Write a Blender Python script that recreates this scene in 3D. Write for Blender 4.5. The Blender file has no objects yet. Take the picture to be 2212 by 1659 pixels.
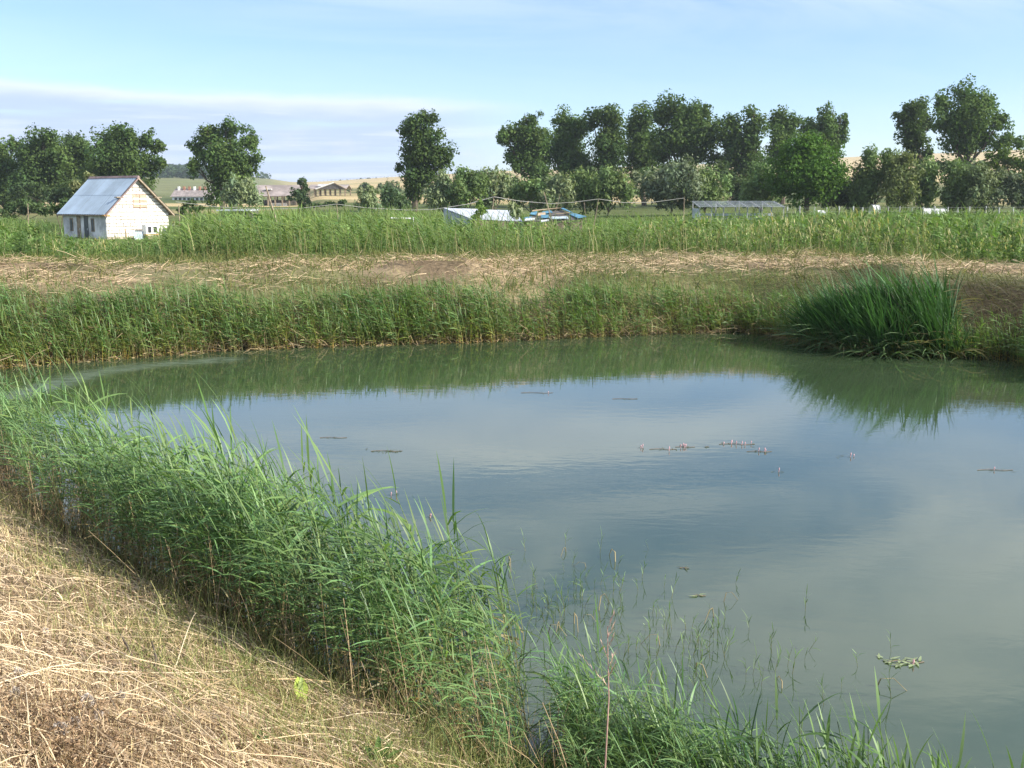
import bpy, bmesh, math, random
import numpy as np
from mathutils import Vector, Matrix

SC = bpy.context.scene
COL = SC.collection
rng = np.random.default_rng(7)
random.seed(7)

# ------------------------------------------------------------------ camera
EYE = 3.5
FPX = 1050.0                       # focal length in pixels of a 1024-wide frame
PITCH = math.radians(9.9)
cam_d = bpy.data.cameras.new('camera')
cam_d.sensor_width = 36.0
cam_d.lens = 36.0 * FPX / 1024.0
cam_d.clip_start = 0.05
cam_d.clip_end = 12000
cam = bpy.data.objects.new('camera', cam_d)
cam.location = (0, 0, EYE)
cam.rotation_euler = (math.radians(90) - PITCH, 0, 0)
COL.objects.link(cam)
SC.camera = cam

# ------------------------------------------------------------------ sun, sky, exposure
SUN_EL = math.radians(33)
SUN_AZ = (0.96, -0.30)
_l = math.hypot(*SUN_AZ)
SUN_AZ = (SUN_AZ[0] / _l, SUN_AZ[1] / _l)
sd = Vector((SUN_AZ[0] * math.cos(SUN_EL), SUN_AZ[1] * math.cos(SUN_EL), math.sin(SUN_EL)))
sun_d = bpy.data.lights.new('sun', 'SUN')
sun_d.energy = 4.9
sun_d.angle = math.radians(0.6)
sun_d.color = (1.0, 0.94, 0.83)
sun = bpy.data.objects.new('sun', sun_d)
sun.rotation_euler = sd.to_track_quat('Z', 'Y').to_euler()
sun.location = (40, -20, 60)
COL.objects.link(sun)

SC.view_settings.view_transform = 'Standard'
SC.view_settings.look = 'None'
SC.view_settings.gamma = 1.0
SC.view_settings.use_curve_mapping = False
SC.view_settings.exposure = 0.95
SKY_STRENGTH = 0.090

world = bpy.data.worlds.new('World')
SC.world = world
world.use_nodes = True


class NB:
    """small helper for building node trees"""
    def __init__(s, tree):
        s.t = tree
        s.n = tree.nodes
        s.n.clear()

    def add(s, kind, **kw):
        nd = s.n.new(kind)
        for k, v in kw.items():
            setattr(nd, k, v)
        return nd

    def put(s, sock, v):
        if isinstance(v, bpy.types.NodeSocket):
            s.t.links.new(v, sock)
        elif v is not None:
            if isinstance(v, (tuple, list)) and sock.type == 'RGBA' and len(v) == 3:
                v = (*v, 1)
            sock.default_value = v

    def math(s, op, a, b=None, c=None, clamp=False):
        nd = s.add('ShaderNodeMath', operation=op, use_clamp=clamp)
        for i, v in enumerate((a, b, c)):
            if v is not None:
                s.put(nd.inputs[i], v)
        return nd.outputs[0]

    def smooth(s, v, a, b, to0=0.0, to1=1.0):
        nd = s.add('ShaderNodeMapRange', interpolation_type='SMOOTHSTEP')
        s.put(nd.inputs[0], v)
        for i, q in enumerate((a, b, to0, to1)):
            s.put(nd.inputs[i + 1], q)
        return nd.outputs[0]

    def mix(s, f, a, b, mode='MIX'):
        nd = s.add('ShaderNodeMix', data_type='RGBA', blend_type=mode)
        s.put(nd.inputs[0], f)
        s.put(nd.inputs[6], a)
        s.put(nd.inputs[7], b)
        return nd.outputs[2]

    def noise(s, vec, scale, detail=4, rough=0.55, dist=0.0):
        nd = s.add('ShaderNodeTexNoise')
        if vec is not None:
            s.put(nd.inputs['Vector'], vec)
        nd.inputs['Scale'].default_value = scale
        nd.inputs['Detail'].default_value = detail
        nd.inputs['Roughness'].default_value = rough
        nd.inputs['Distortion'].default_value = dist
        return nd.outputs[0]

    def xyz(s, x, y, z):
        nd = s.add('ShaderNodeCombineXYZ')
        for i, v in enumerate((x, y, z)):
            s.put(nd.inputs[i], v)
        return nd.outputs[0]


w = NB(world.node_tree)
sky = w.add('ShaderNodeTexSky', sky_type='NISHITA')
sky.sun_disc = False
sky.sun_elevation = SUN_EL
sky.sun_rotation = math.atan2(SUN_AZ[0], SUN_AZ[1])
sky.altitude = 300
sky.air_density = 1.0
sky.dust_density = 0.3
sky.ozone_density = 2.2
tc = w.add('ShaderNodeTexCoord')
sep = w.add('ShaderNodeSeparateXYZ')
w.put(sep.inputs[0], tc.outputs['Generated'])
dx, dy, dz = sep.outputs
base = w.mix(1.0, sky.outputs[0], (0.95, 1.02, 1.22), 'MULTIPLY')
# high thin cirrus on a plane far above
den = w.math('ADD', w.math('MAXIMUM', dz, 0.0), 0.10)
px = w.math('DIVIDE', dx, den)
py = w.math('DIVIDE', dy, den)
streak = w.xyz(w.math('ADD', w.math('MULTIPLY', px, 0.62), w.math('MULTIPLY', py, 0.34)),
               w.math('ADD', w.math('MULTIPLY', px, -0.55), w.math('MULTIPLY', py, 1.5)), 3.1)
n1 = w.noise(streak, 0.95, 7, 0.6, 0.8)
n2 = w.noise(w.xyz(px, py, 4.0), 0.5, 3, 0.5)
cir = w.math('MULTIPLY', w.smooth(n1, 0.30, 0.66), w.smooth(n2, 0.27, 0.52))
cir = w.math('MULTIPLY', cir, w.smooth(dz, 0.12, 0.26, 0.06, 1.0))
c1 = w.mix(w.math('MULTIPLY', cir, 0.85), base, (7.4, 7.7, 8.1))
# low cloud bank standing over the horizon on the left
az = w.math('ARCTAN2', dx, dy)
bn = w.noise(w.xyz(w.math('MULTIPLY', az, 5.0), w.math('MULTIPLY', dz, 30.0), 1.7), 1.0, 6, 0.6)
bn2 = w.noise(w.xyz(w.math('MULTIPLY', az, 4.0), w.math('MULTIPLY', dz, 70.0), 5.0), 1.0, 5, 0.6)
topz = w.math('ADD', w.math('MULTIPLY', az, -0.030), 0.090)
rel = w.math('SUBTRACT', w.math('ADD', topz, w.math('MULTIPLY', w.math('SUBTRACT', bn, 0.5), 0.034)), dz)
bank = w.math('MULTIPLY', w.smooth(rel, -0.004, 0.010), w.smooth(az, 0.06, -0.12))
bank = w.math('MULTIPLY', bank, w.smooth(az, -2.9, -2.3))
bank = w.math('MULTIPLY', bank, w.smooth(bn2, 0.25, 0.50, 0.55, 1.0))
lit = w.math('MULTIPLY', w.smooth(rel, 0.022, 0.004), 1.0)
lit = w.math('MAXIMUM', lit, w.math('MULTIPLY', w.smooth(bn2, 0.52, 0.70), 0.75))
bcol = w.mix(lit, (3.6, 4.4, 6.1), (5.6, 6.0, 7.1))
c2 = w.mix(w.math('MULTIPLY', bank, 0.92), c1, bcol)
# faint fair-weather puffs low on the right
pn = w.noise(w.xyz(w.math('MULTIPLY', az, 9.0), w.math('MULTIPLY', dz, 22.0), 11.0), 1.0, 5, 0.55)
pf = w.math('MULTIPLY', w.smooth(pn, 0.52, 0.66), w.math('MULTIPLY', w.smooth(dz, 0.0, 0.02), w.smooth(dz, 0.085, 0.04)))
c3 = w.mix(w.math('MULTIPLY', pf, 0.5), c2, (5.6, 5.7, 6.3))
bg = w.add('ShaderNodeBackground')
bg.inputs['Strength'].default_value = SKY_STRENGTH
w.put(bg.inputs['Color'], c3)
wo = w.add('ShaderNodeOutputWorld')
w.put(wo.inputs[0], bg.outputs[0])

SC.render.engine = 'CYCLES'
SC.cycles.use_denoising = True
SC.cycles.max_bounces = 6
SC.cycles.diffuse_bounces = 3
SC.cycles.glossy_bounces = 3
SC.cycles.transmission_bounces = 4
SC.cycles.volume_bounces = 0
SC.cycles.caustics_reflective = False
SC.cycles.caustics_refractive = False

# ------------------------------------------------------------------ picture <-> place
K = 1024.0 / 2212.0                # coordinates were measured on a 2212 x 1659 copy of the photograph
_F = np.array([0, math.cos(PITCH), -math.sin(PITCH)])
_U = np.array([0, math.sin(PITCH), math.cos(PITCH)])


def ray(x, y):
    return _F * FPX + np.array([1.0, 0, 0]) * (x * K - 512) + _U * (384 - y * K)


def at_z(x, y, z):
    r = ray(x, y)
    t = (z - EYE) / r[2]
    return np.array([r[0] * t, r[1] * t, z])


def at_d(x, y, d):
    r = ray(x, y)
    t = d / r[1]
    return np.array([r[0] * t, d, EYE + r[2] * t])


def sstep(v, a, b):
    t = np.clip((v - a) / (b - a), 0, 1)
    return t * t * (3 - 2 * t)


_perm = np.random.default_rng(3).random((64, 64))


def vnoise(x, y, s=1.0):
    """smooth value noise 0..1"""
    x = np.asarray(x, float) * s + 100
    y = np.asarray(y, float) * s + 100
    xi, yi = np.floor(x).astype(int), np.floor(y).astype(int)
    fx, fy = x - xi, y - yi
    fx, fy = fx * fx * (3 - 2 * fx), fy * fy * (3 - 2 * fy)
    p = lambda a, b: _perm[a % 64, b % 64]
    return (p(xi, yi) * (1 - fx) + p(xi + 1, yi) * fx) * (1 - fy) + (p(xi, yi + 1) * (1 - fx) + p(xi + 1, yi + 1) * fx) * fy


def fbm(x, y, s=1.0, o=3):
    t, a, n = 0, 0.5, 0
    for k in range(o):
        t = t + a * vnoise(x + 17 * k, y - 9 * k, s * 2 ** k)
        n += a
        a *= 0.5
    return t / n


# ------------------------------------------------------------------ pond outline and height of the land
FAR = [(-60, 802), (0, 791), (150, 780), (300, 768), (450, 757), (600, 750), (800, 742), (1000, 737), (1150, 731), (1300, 724), (1450, 718), (1600, 714),
       (1690, 722), (1760, 742), (1850, 757), (1950, 766), (2060, 770), (2140, 772), (2230, 778)]
far_pts = [tuple(at_z(x, y, 0)[:2]) for x, y in FAR]
near_pts = [(10.9, 19.5), (11.5, 14), (12.0, 7), (10, 1.2), (7, 2.0), (4.5, 3.2), (2.6, 4.2), (1.3, 5.0), (0.6, 5.5), (0.1, 5.95), (-0.3, 6.4), (-0.9, 7.0), (-1.7, 7.8), (-3.0, 9.2),
            (-4.2, 10.4), (-5.6, 11.9), (-7.4, 14.0), (-9.5, 16.4), (-12.5, 19.0), (-15.5, 21.4), (-16.5, 22.8)]
POND = np.array([(-14.5, 22.9)] + far_pts + near_pts)


def pond_dist(x, y):
    """signed distance to the waterline, positive on land"""
    x = np.asarray(x, float).ravel()
    y = np.asarray(y, float).ravel()
    best = np.full(x.shape, 1e18)
    inside = np.zeros(x.shape, bool)
    n = len(POND)
    for i in range(n):
        ax, ay = POND[i]
        bx, by = POND[(i + 1) % n]
        ex, ey = bx - ax, by - ay
        t = np.clip(((x - ax) * ex + (y - ay) * ey) / (ex * ex + ey * ey), 0, 1)
        best = np.minimum(best, (x - ax - t * ex) ** 2 + (y - ay - t * ey) ** 2)
        if ay != by:
            c = ((ay > y) != (by > y)) & (x < (bx - ax) * (y - ay) / (by - ay) + ax)
            inside ^= c
    d = np.sqrt(best)
    return np.where(inside, -d, d)


RIDGE_X = [-1500, -300, 0, 250, 350, 460, 560, 640, 700, 850, 1130, 1500, 1850, 2212, 2600, 4500]
RIDGE_Y = [400, 392, 380, 371, 371, 374, 384, 395, 394, 384, 369, 358, 345, 336, 330, 330]
RR = 1400.0


def land(x, y):
    x = np.asarray(x, float)
    y = np.asarray(y, float)
    shp = x.shape
    x, y = x.ravel(), y.ravel()
    r = np.hypot(x, y)
    d = pond_dist(x, y)
    # dike
    top = 1.55
    e = np.clip(d, 0, None)
    bank = top * (1 - np.exp(-e / 1.35)) / (1 - math.exp(-3.4 / 1.35))
    bank = np.minimum(bank, top + 0.012 * np.clip(e - 3.4, 0, 8))
    # the near bank rises more evenly up to where the photograph was taken
    nb = np.interp(e, [0, 0.3, 1, 2.5, 5.2, 9], [0, 0.16, 0.42, 0.95, 1.86, 2.05])
    nm = 1 - sstep(y + 0.35 * x, 11.5, 15.5)
    bank = bank * (1 - nm) + nb * nm
    out = sstep(e, 9.0, 19.0)
    # land beyond
    sx = np.where(y > 1, x / np.maximum(y, 1) * FPX + 512, np.where(x > 0, 3000, -1500)) / K
    rid = EYE + (200.7 - np.interp(sx, RIDGE_X, RIDGE_Y) * K) * RR / FPX
    prof = np.interp(r, [0, 50, 100, 150, 200, 350, 500], [0.45, 0.5, 0.8, 1.5, 2.4, 5.2, 8.0])
    t = np.clip((r - 400) / (RR - 400), 0, 1)
    lowl = np.interp(r, [0, 50, 100, 150, 200, 350, 500], [0.45, 0.5, 0.7, 1.0, 1.4, 2.3, 3.2])
    prof = lowl + (prof - lowl) * sstep(sx, 640, 700)
    far = prof * (1 - t) + rid * (t ** 1.15)
    far = np.where(r > RR, rid - (r - RR) * 0.02, far)
    # ground climbs a little to the right
    prof_r = 0.9 * sstep(x, 12, 45) * sstep(y, 40, 80) * (1 - sstep(r, 150, 260))
    far = far + prof_r
    z = bank * (1 - out) + far * out
    und = np.where(d > 0, 0.22 * (fbm(x, y, 0.45, 3) - 0.5) * sstep(d, 0.2, 1.5), 0)
    und = und + np.where(r < 14, 0.16 * (fbm(x + 3, y, 1.6, 3) - 0.5) * sstep(d, 0.6, 1.6), 0)
    # windrows of raked reed along the crest
    und = und + 0.28 * sstep(fbm(x * 0.7, y * 1.4, 0.55, 3), 0.5, 0.75) * sstep(d, 2.4, 3.4) * (1 - sstep(d, 5.5, 7.5)) * (y > 15)
    z = z + und
    z = np.where(d < 0, -np.minimum(1.1, -d * 0.35) - 0.03, z)
    z = z + (r > 120) * 0.0
    return z.reshape(shp)


def landz(x, y):
    return float(land(np.array([x]), np.array([y]))[0])


# ------------------------------------------------------------------ mesh helpers
def np_obj(name, V, Q, C=None, mats=(), parent=None, smooth=False, mi=None, link=True):
    me = bpy.data.meshes.new(name)
    V = np.ascontiguousarray(V, np.float32)
    Q = np.ascontiguousarray(Q, np.int32)
    me.vertices.add(len(V))
    me.vertices.foreach_set('co', V.ravel())
    k = Q.shape[1]
    me.loops.add(Q.size)
    me.loops.foreach_set('vertex_index', Q.ravel())
    me.polygons.add(len(Q))
    me.polygons.foreach_set('loop_start', np.arange(0, Q.size, k, dtype=np.int32))
    if smooth:
        me.polygons.foreach_set('use_smooth', np.ones(len(Q), bool))
    for m in mats:
        me.materials.append(m)
    if mi is not None:
        me.polygons.foreach_set('material_index', np.ascontiguousarray(mi, np.int32))
    me.update(calc_edges=True)
    if C is not None:
        a = me.color_attributes.new('col', 'FLOAT_COLOR', 'POINT')
        C4 = np.ones((len(V), 4), np.float32)
        C4[:, :3] = C
        a.data.foreach_set('color', C4.ravel())
    o = bpy.data.objects.new(name, me)
    if link:
        COL.objects.link(o)
    if parent is not None:
        o.parent = parent
    return o


def tag(o, label=None, cat=None, group=None, kind=None):
    if label:
        o['label'] = label
    if cat:
        o['category'] = cat
    if group:
        o['group'] = group
    if kind:
        o['kind'] = kind
    return o


def empty(name, loc, rz=0.0):
    o = bpy.data.objects.new(name, None)
    o.empty_display_size = 0.2
    o.location = [float(v) for v in loc]
    o.rotation_euler = (0, 0, rz)
    COL.objects.link(o)
    return o


class MB:
    """collects boxes, bars and prisms into one mesh"""
    def __init__(s):
        s.v, s.f = [], []

    def box(s, a, b):
        x0, y0, z0 = a
        x1, y1, z1 = b
        i = len(s.v)
        s.v += [(x0, y0, z0), (x1, y0, z0), (x1, y1, z0), (x0, y1, z0), (x0, y0, z1), (x1, y0, z1), (x1, y1, z1), (x0, y1, z1)]
        s.f += [tuple(i + k for k in q) for q in ((0, 3, 2, 1), (4, 5, 6, 7), (0, 1, 5, 4), (1, 2, 6, 5), (2, 3, 7, 6), (3, 0, 4, 7))]
        return s

    def bar(s, p, q, r0, r1=None, n=5, cap=True):
        r1 = r0 if r1 is None else r1
        p, q = Vector(p), Vector(q)
        d = (q - p).normalized()
        a = d.orthogonal().normalized()
        b = d.cross(a)
        i = len(s.v)
        for c, r in ((p, r0), (q, r1)):
            for k in range(n):
                t = 2 * math.pi * k / n
                s.v.append(tuple(c + a * (r * math.cos(t)) + b * (r * math.sin(t))))
        for k in range(n):
            s.f.append((i + k, i + (k + 1) % n, i + n + (k + 1) % n, i + n + k))
        if cap:
            s.f.append(tuple(i + k for k in reversed(range(n))))
            s.f.append(tuple(i + n + k for k in range(n)))
        return s

    def tube(s, pts, r, n=5):
        pts = [Vector(p) for p in pts]
        i0 = len(s.v)
        for j, p in enumerate(pts):
            d = (pts[min(j + 1, len(pts) - 1)] - pts[max(j - 1, 0)]).normalized()
            a = d.cross(Vector((0.13, 0.21, 1.0))).normalized() if abs(d.z) < 0.95 else d.cross(Vector((1, 0, 0))).normalized()
            b = d.cross(a)
            rr = r[j] if isinstance(r, (list, tuple)) else r
            for k in range(n):
                t = 2 * math.pi * k / n
                s.v.append(tuple(p + a * (rr * math.cos(t)) + b * (rr * math.sin(t))))
        for j in range(len(pts) - 1):
            for k in range(n):
                a0 = i0 + j * n
                s.f.append((a0 + k, a0 + (k + 1) % n, a0 + n + (k + 1) % n, a0 + n + k))
        s.f.append(tuple(i0 + k for k in reversed(range(n))))
        s.f.append(tuple(i0 + (len(pts) - 1) * n + k for k in range(n)))
        return s

    def prism(s, poly, y0, y1):
        """polygon in x,z extruded along y"""
        i = len(s.v)
        n = len(poly)
        s.v += [(x, y0, z) for x, z in poly] + [(x, y1, z) for x, z in poly]
        s.f.append(tuple(i + k for k in range(n)))
        s.f.append(tuple(i + n + k for k in reversed(range(n))))
        for k in range(n):
            s.f.append((i + (k + 1) % n, i + k, i + n + k, i + n + (k + 1) % n))
        return s

    def face(s, *pts):
        i = len(s.v)
        s.v += [tuple(p) for p in pts]
        s.f.append(tuple(range(i, i + len(pts))))
        return s

    def mesh(s, name, mat):
        me = bpy.data.meshes.new(name)
        me.from_pydata(s.v, [], s.f)
        bm = bmesh.new()
        bm.from_mesh(me)
        bmesh.ops.recalc_face_normals(bm, faces=bm.faces)
        bm.to_mesh(me)
        bm.free()
        me.materials.append(mat)
        me.update()
        return me

    def build(s, name, mat, parent=None):
        o = bpy.data.objects.new(name, s.mesh(name, mat))
        COL.objects.link(o)
        if parent is not None:
            o.parent = parent
        return o


# ------------------------------------------------------------------ materials
def leaf_mat(name, trans=0.30, rough=0.5, spec=0.3, var=0.25, tcol=(1.0, 1.15, 0.55)):
    m = bpy.data.materials.new(name)
    m.use_nodes = True
    t = NB(m.node_tree)
    at = t.add('ShaderNodeAttribute', attribute_name='col')
    oi = t.add('ShaderNodeObjectInfo')
    k = t.smooth(oi.outputs['Random'], 0, 1, 1 - var, 1 + var)
    c = t.mix(1.0, at.outputs['Color'], t.xyz(k, k, k), 'MULTIPLY')
    p = t.add('ShaderNodeBsdfPrincipled')
    t.put(p.inputs['Base Color'], c)
    p.inputs['Roughness'].default_value = rough
    p.inputs['Specular IOR Level'].default_value = spec
    out = t.add('ShaderNodeOutputMaterial')
    if trans > 0:
        tr = t.add('ShaderNodeBsdfTranslucent')
        t.put(tr.inputs['Color'], t.mix(1.0, c, tcol, 'MULTIPLY'))
        ms = t.add('ShaderNodeMixShader')
        ms.inputs[0].default_value = trans
        t.put(ms.inputs[1], p.outputs[0])
        t.put(ms.inputs[2], tr.outputs[0])
        t.put(out.inputs[0], ms.outputs[0])
    else:
        t.put(out.inputs[0], p.outputs[0])
    return m


def solid(name, col, rough=0.7, noise=0.15, nscale=3.0, metal=0.0, bump=0.0, spec=0.4, col2=None):
    m = bpy.data.materials.new(name)
    m.use_nodes = True
    t = NB(m.node_tree)
    tcn = t.add('ShaderNodeTexCoord')
    oi = t.add('ShaderNodeObjectInfo')
    n = t.noise(tcn.outputs['Object'], nscale, 5, 0.6)
    c2 = col2 or tuple(v * (1 - noise * 2) for v in col)
    c1 = tuple(min(1, v * (1 + noise * 0.5)) for v in col)
    c = t.mix(t.smooth(n, 0.32, 0.68), c2, c1)
    k = t.smooth(oi.outputs['Random'], 0, 1, 0.93, 1.05)
    c = t.mix(1.0, c, t.xyz(k, k, k), 'MULTIPLY')
    p = t.add('ShaderNodeBsdfPrincipled')
    t.put(p.inputs['Base Color'], c)
    p.inputs['Roughness'].default_value = rough
    p.inputs['Metallic'].default_value = metal
    p.inputs['Specular IOR Level'].default_value = spec
    if bump:
        b = t.add('ShaderNodeBump')
        b.inputs['Strength'].default_value = bump
        b.inputs['Distance'].default_value = 0.02
        t.put(b.inputs['Height'], t.noise(tcn.outputs['Object'], nscale * 6, 4, 0.6))
        t.put(p.inputs['Normal'], b.outputs[0])
    out = t.add('ShaderNodeOutputMaterial')
    t.put(out.inputs[0], p.outputs[0])
    return m


M_REED = leaf_mat('reed_leaf_mat', 0.36, 0.45, 0.35)
M_TREE = leaf_mat('tree_leaf_mat', 0.34, 0.65, 0.10, var=0.08)
M_WILLOW = leaf_mat('willow_leaf_mat', 0.28, 0.6, 0.15, var=0.08)
M_STRAW = leaf_mat('straw_mat', 0.10, 0.6, 0.3, tcol=(1, 0.95, 0.8))
M_GRASS = leaf_mat('grass_mat', 0.36, 0.55, 0.2)
M_BARK = solid('bark_mat', (0.13, 0.10, 0.075), 0.9, 0.25, 4, bump=0.4)

# ground
m = bpy.data.materials.new('ground_mat')
m.use_nodes = True
t = NB(m.node_tree)
at = t.add('ShaderNodeAttribute', attribute_name='col')
geo = t.add('ShaderNodeNewGeometry')
n1 = t.noise(geo.outputs['Position'], 9.0, 6, 0.65)
n2 = t.noise(geo.outputs['Position'], 0.06, 5, 0.6)
k = t.math('MULTIPLY', t.smooth(n1, 0.3, 0.7, 0.62, 1.25), t.smooth(n2, 0.3, 0.7, 0.8, 1.15))
c = t.mix(1.0, at.outputs['Color'], t.xyz(k, k, k), 'MULTIPLY')
p = t.add('ShaderNodeBsdfPrincipled')
t.put(p.inputs['Base Color'], c)
p.inputs['Roughness'].default_value = 0.95
p.inputs['Specular IOR Level'].default_value = 0.1
b = t.add('ShaderNodeBump')
b.inputs['Strength'].default_value = 0.7
b.inputs['Distance'].default_value = 0.05
t.put(b.inputs['Height'], n1)
t.put(p.inputs['Normal'], b.outputs[0])
out = t.add('ShaderNodeOutputMaterial')
t.put(out.inputs[0], p.outputs[0])
M_GROUND = m

# pond water: murky green body, ruffled a little by the wind
m = bpy.data.materials.new('water_mat')
m.use_nodes = True
t = NB(m.node_tree)
geo = t.add('ShaderNodeNewGeometry')
mp = t.add('ShaderNodeMapping')
t.put(mp.inputs[0], geo.outputs['Position'])
mp.inputs['Rotation'].default_value = (0, 0, math.radians(15))
mp.inputs['Scale'].default_value = (1.0, 2.2, 1.0)
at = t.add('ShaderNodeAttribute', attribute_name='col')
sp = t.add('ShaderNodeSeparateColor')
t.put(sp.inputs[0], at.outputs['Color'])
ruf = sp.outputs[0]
nA = t.noise(mp.outputs[0], 2.6, 3, 0.5, 0.3)
nB = t.noise(mp.outputs[0], 11.0, 3, 0.5)
hgt = t.math('ADD', t.math('MULTIPLY', nA, 0.022), t.math('MULTIPLY', nB, t.math('ADD', 0.0022, t.math('MULTIPLY', ruf, 0.03))))
b = t.add('ShaderNodeBump')
b.inputs['Strength'].default_value = 0.05
b.inputs['Distance'].default_value = 1.0
t.put(b.inputs['Height'], hgt)
n3 = t.noise(geo.outputs['Position'], 0.35, 4, 0.55)
body = t.mix(t.smooth(n3, 0.35, 0.65), (0.033, 0.056, 0.026), (0.043, 0.067, 0.033))
p = t.add('ShaderNodeBsdfPrincipled')
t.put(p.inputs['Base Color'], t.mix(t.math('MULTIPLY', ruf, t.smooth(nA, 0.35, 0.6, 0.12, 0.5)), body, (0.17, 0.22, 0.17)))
t.put(p.inputs['Roughness'], t.math('ADD', 0.008, t.math('MULTIPLY', ruf, 0.30)))
p.inputs['IOR'].default_value = 1.55
p.inputs['Specular IOR Level'].default_value = 0.8
t.put(p.inputs['Normal'], b.outputs[0])
out = t.add('ShaderNodeOutputMaterial')
t.put(out.inputs[0], p.outputs[0])
M_WATER = m

# ------------------------------------------------------------------ ground sheet (polar grid round the camera)
azs = np.concatenate([np.linspace(-180, -42, 36)[:-1], np.arange(-42, 42, 0.34), np.linspace(42, 180, 37)[:-1]])
rs = np.exp(np.linspace(math.log(0.6), math.log(3200), 420))
A, R_ = np.meshgrid(np.radians(azs), rs)
GX, GY = R_ * np.sin(A), R_ * np.cos(A)
GZ = land(GX, GY)
na, nr = len(azs), len(rs)
V = np.stack([GX, GY, GZ], -1).reshape(-1, 3)
idx = np.arange(nr * na).reshape(nr, na)
nx = np.roll(idx, -1, axis=1)
Q = np.stack([idx[:-1], nx[:-1], nx[1:], idx[1:]], -1).reshape(-1, 4)
Q = Q[:, ::-1]
gx, gy, gr = V[:, 0], V[:, 1], np.hypot(V[:, 0], V[:, 1])
gd = pond_dist(gx, gy)
straw = np.array([0.44, 0.34, 0.21])
soil = np.array([0.16, 0.12, 0.075])
green = np.array([0.085, 0.115, 0.035])
mud = np.array([0.06, 0.055, 0.03])
tan = np.array([0.46, 0.36, 0.19])
f1 = fbm(gx, gy, 0.5, 4)[:, None]
C = soil * 0.9 + (straw * 0.75 - soil * 0.9) * sstep(f1, 0.30, 0.60)
gp = sstep(fbm(gx + 40, gy * 1.5, 0.35, 3), 0.42, 0.62)[:, None]
C = C * (1 - 0.6 * gp) + green * 0.6 * gp
nearm = ((gy < 18) & (gd > 0))[:, None]
C = np.where(nearm, soil * 0.7 + (straw * 0.7 - soil * 0.7) * sstep(f1, 0.3, 0.65), C)
gback = sstep(gd, 6.5, 9.5)[:, None] * (1 - nearm)
C = C * (1 - gback * 0.9) + green * gback * 0.9
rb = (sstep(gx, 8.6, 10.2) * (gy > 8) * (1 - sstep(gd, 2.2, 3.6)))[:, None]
C = C * (1 - rb) + np.array([0.055, 0.045, 0.026]) * rb  # right bank: brown earth, darkened further to paint in the slope's shade
C = np.where((gd < 0.35)[:, None], mud, C)
# fields further off
f2 = fbm(gx, gy, 0.012, 3)
ff = sstep(gr, 150, 260)
fieldc = green * 0.9 + (tan - green * 0.9) * sstep(f2, 0.36, 0.52)[:, None]
hillc = tan * (0.85 + 0.3 * fbm(gx, gy * 0.3, 0.008, 3))[:, None]
sxv = np.where(gy > 1, gx / np.maximum(gy, 1) * FPX + 512, 0) / K
hl = sstep(gr, 420, 560)[:, None]
leftg = (1 - sstep(sxv, 560, 720))[:, None]
hillc = hillc * (1 - leftg) + np.array([0.16, 0.17, 0.075]) * leftg
strip = ((sstep(gr, 760, 800) * (1 - sstep(gr, 860, 900))) * (1 - sstep(sxv, 1200, 1300)))[:, None]
hillc = hillc * (1 - 0.5 * strip) + np.array([0.15, 0.17, 0.06]) * 0.5 * strip
farc = fieldc * (1 - hl) + hillc * hl
C = C * (1 - ff[:, None]) + farc * ff[:, None]
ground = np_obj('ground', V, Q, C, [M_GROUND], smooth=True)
tag(ground, 'grassy land round the pond rising to dry hills', kind='structure')

# ------------------------------------------------------------------ water sheet
wx = np.arange(-18, 16, 0.25)
wy = np.arange(1.0, 31, 0.25)
WX, WY = np.meshgrid(wx, wy)
wd = pond_dist(WX, WY).reshape(WX.shape)
V = np.stack([WX, WY, np.zeros_like(WX)], -1).reshape(-1, 3)
idx = np.arange(WX.size).reshape(WX.shape)
Q = np.stack([idx[:-1, :-1], idx[:-1, 1:], idx[1:, 1:], idx[1:, :-1]], -1).reshape(-1, 4)
keep = (wd.ravel()[Q] < 0.8).any(1)
# a band of wind ruffle, also paler in body colour, near the far left shore
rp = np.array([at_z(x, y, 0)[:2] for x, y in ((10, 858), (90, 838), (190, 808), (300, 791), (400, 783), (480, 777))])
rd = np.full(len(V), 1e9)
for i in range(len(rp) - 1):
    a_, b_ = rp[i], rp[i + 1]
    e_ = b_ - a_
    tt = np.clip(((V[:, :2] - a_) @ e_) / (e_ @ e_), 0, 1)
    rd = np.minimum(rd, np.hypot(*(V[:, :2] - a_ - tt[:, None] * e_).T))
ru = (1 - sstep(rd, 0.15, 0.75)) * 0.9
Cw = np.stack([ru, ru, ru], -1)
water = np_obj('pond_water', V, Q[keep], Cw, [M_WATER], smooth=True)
tag(water, 'calm murky green pond reflecting the sky', kind='structure')


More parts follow.
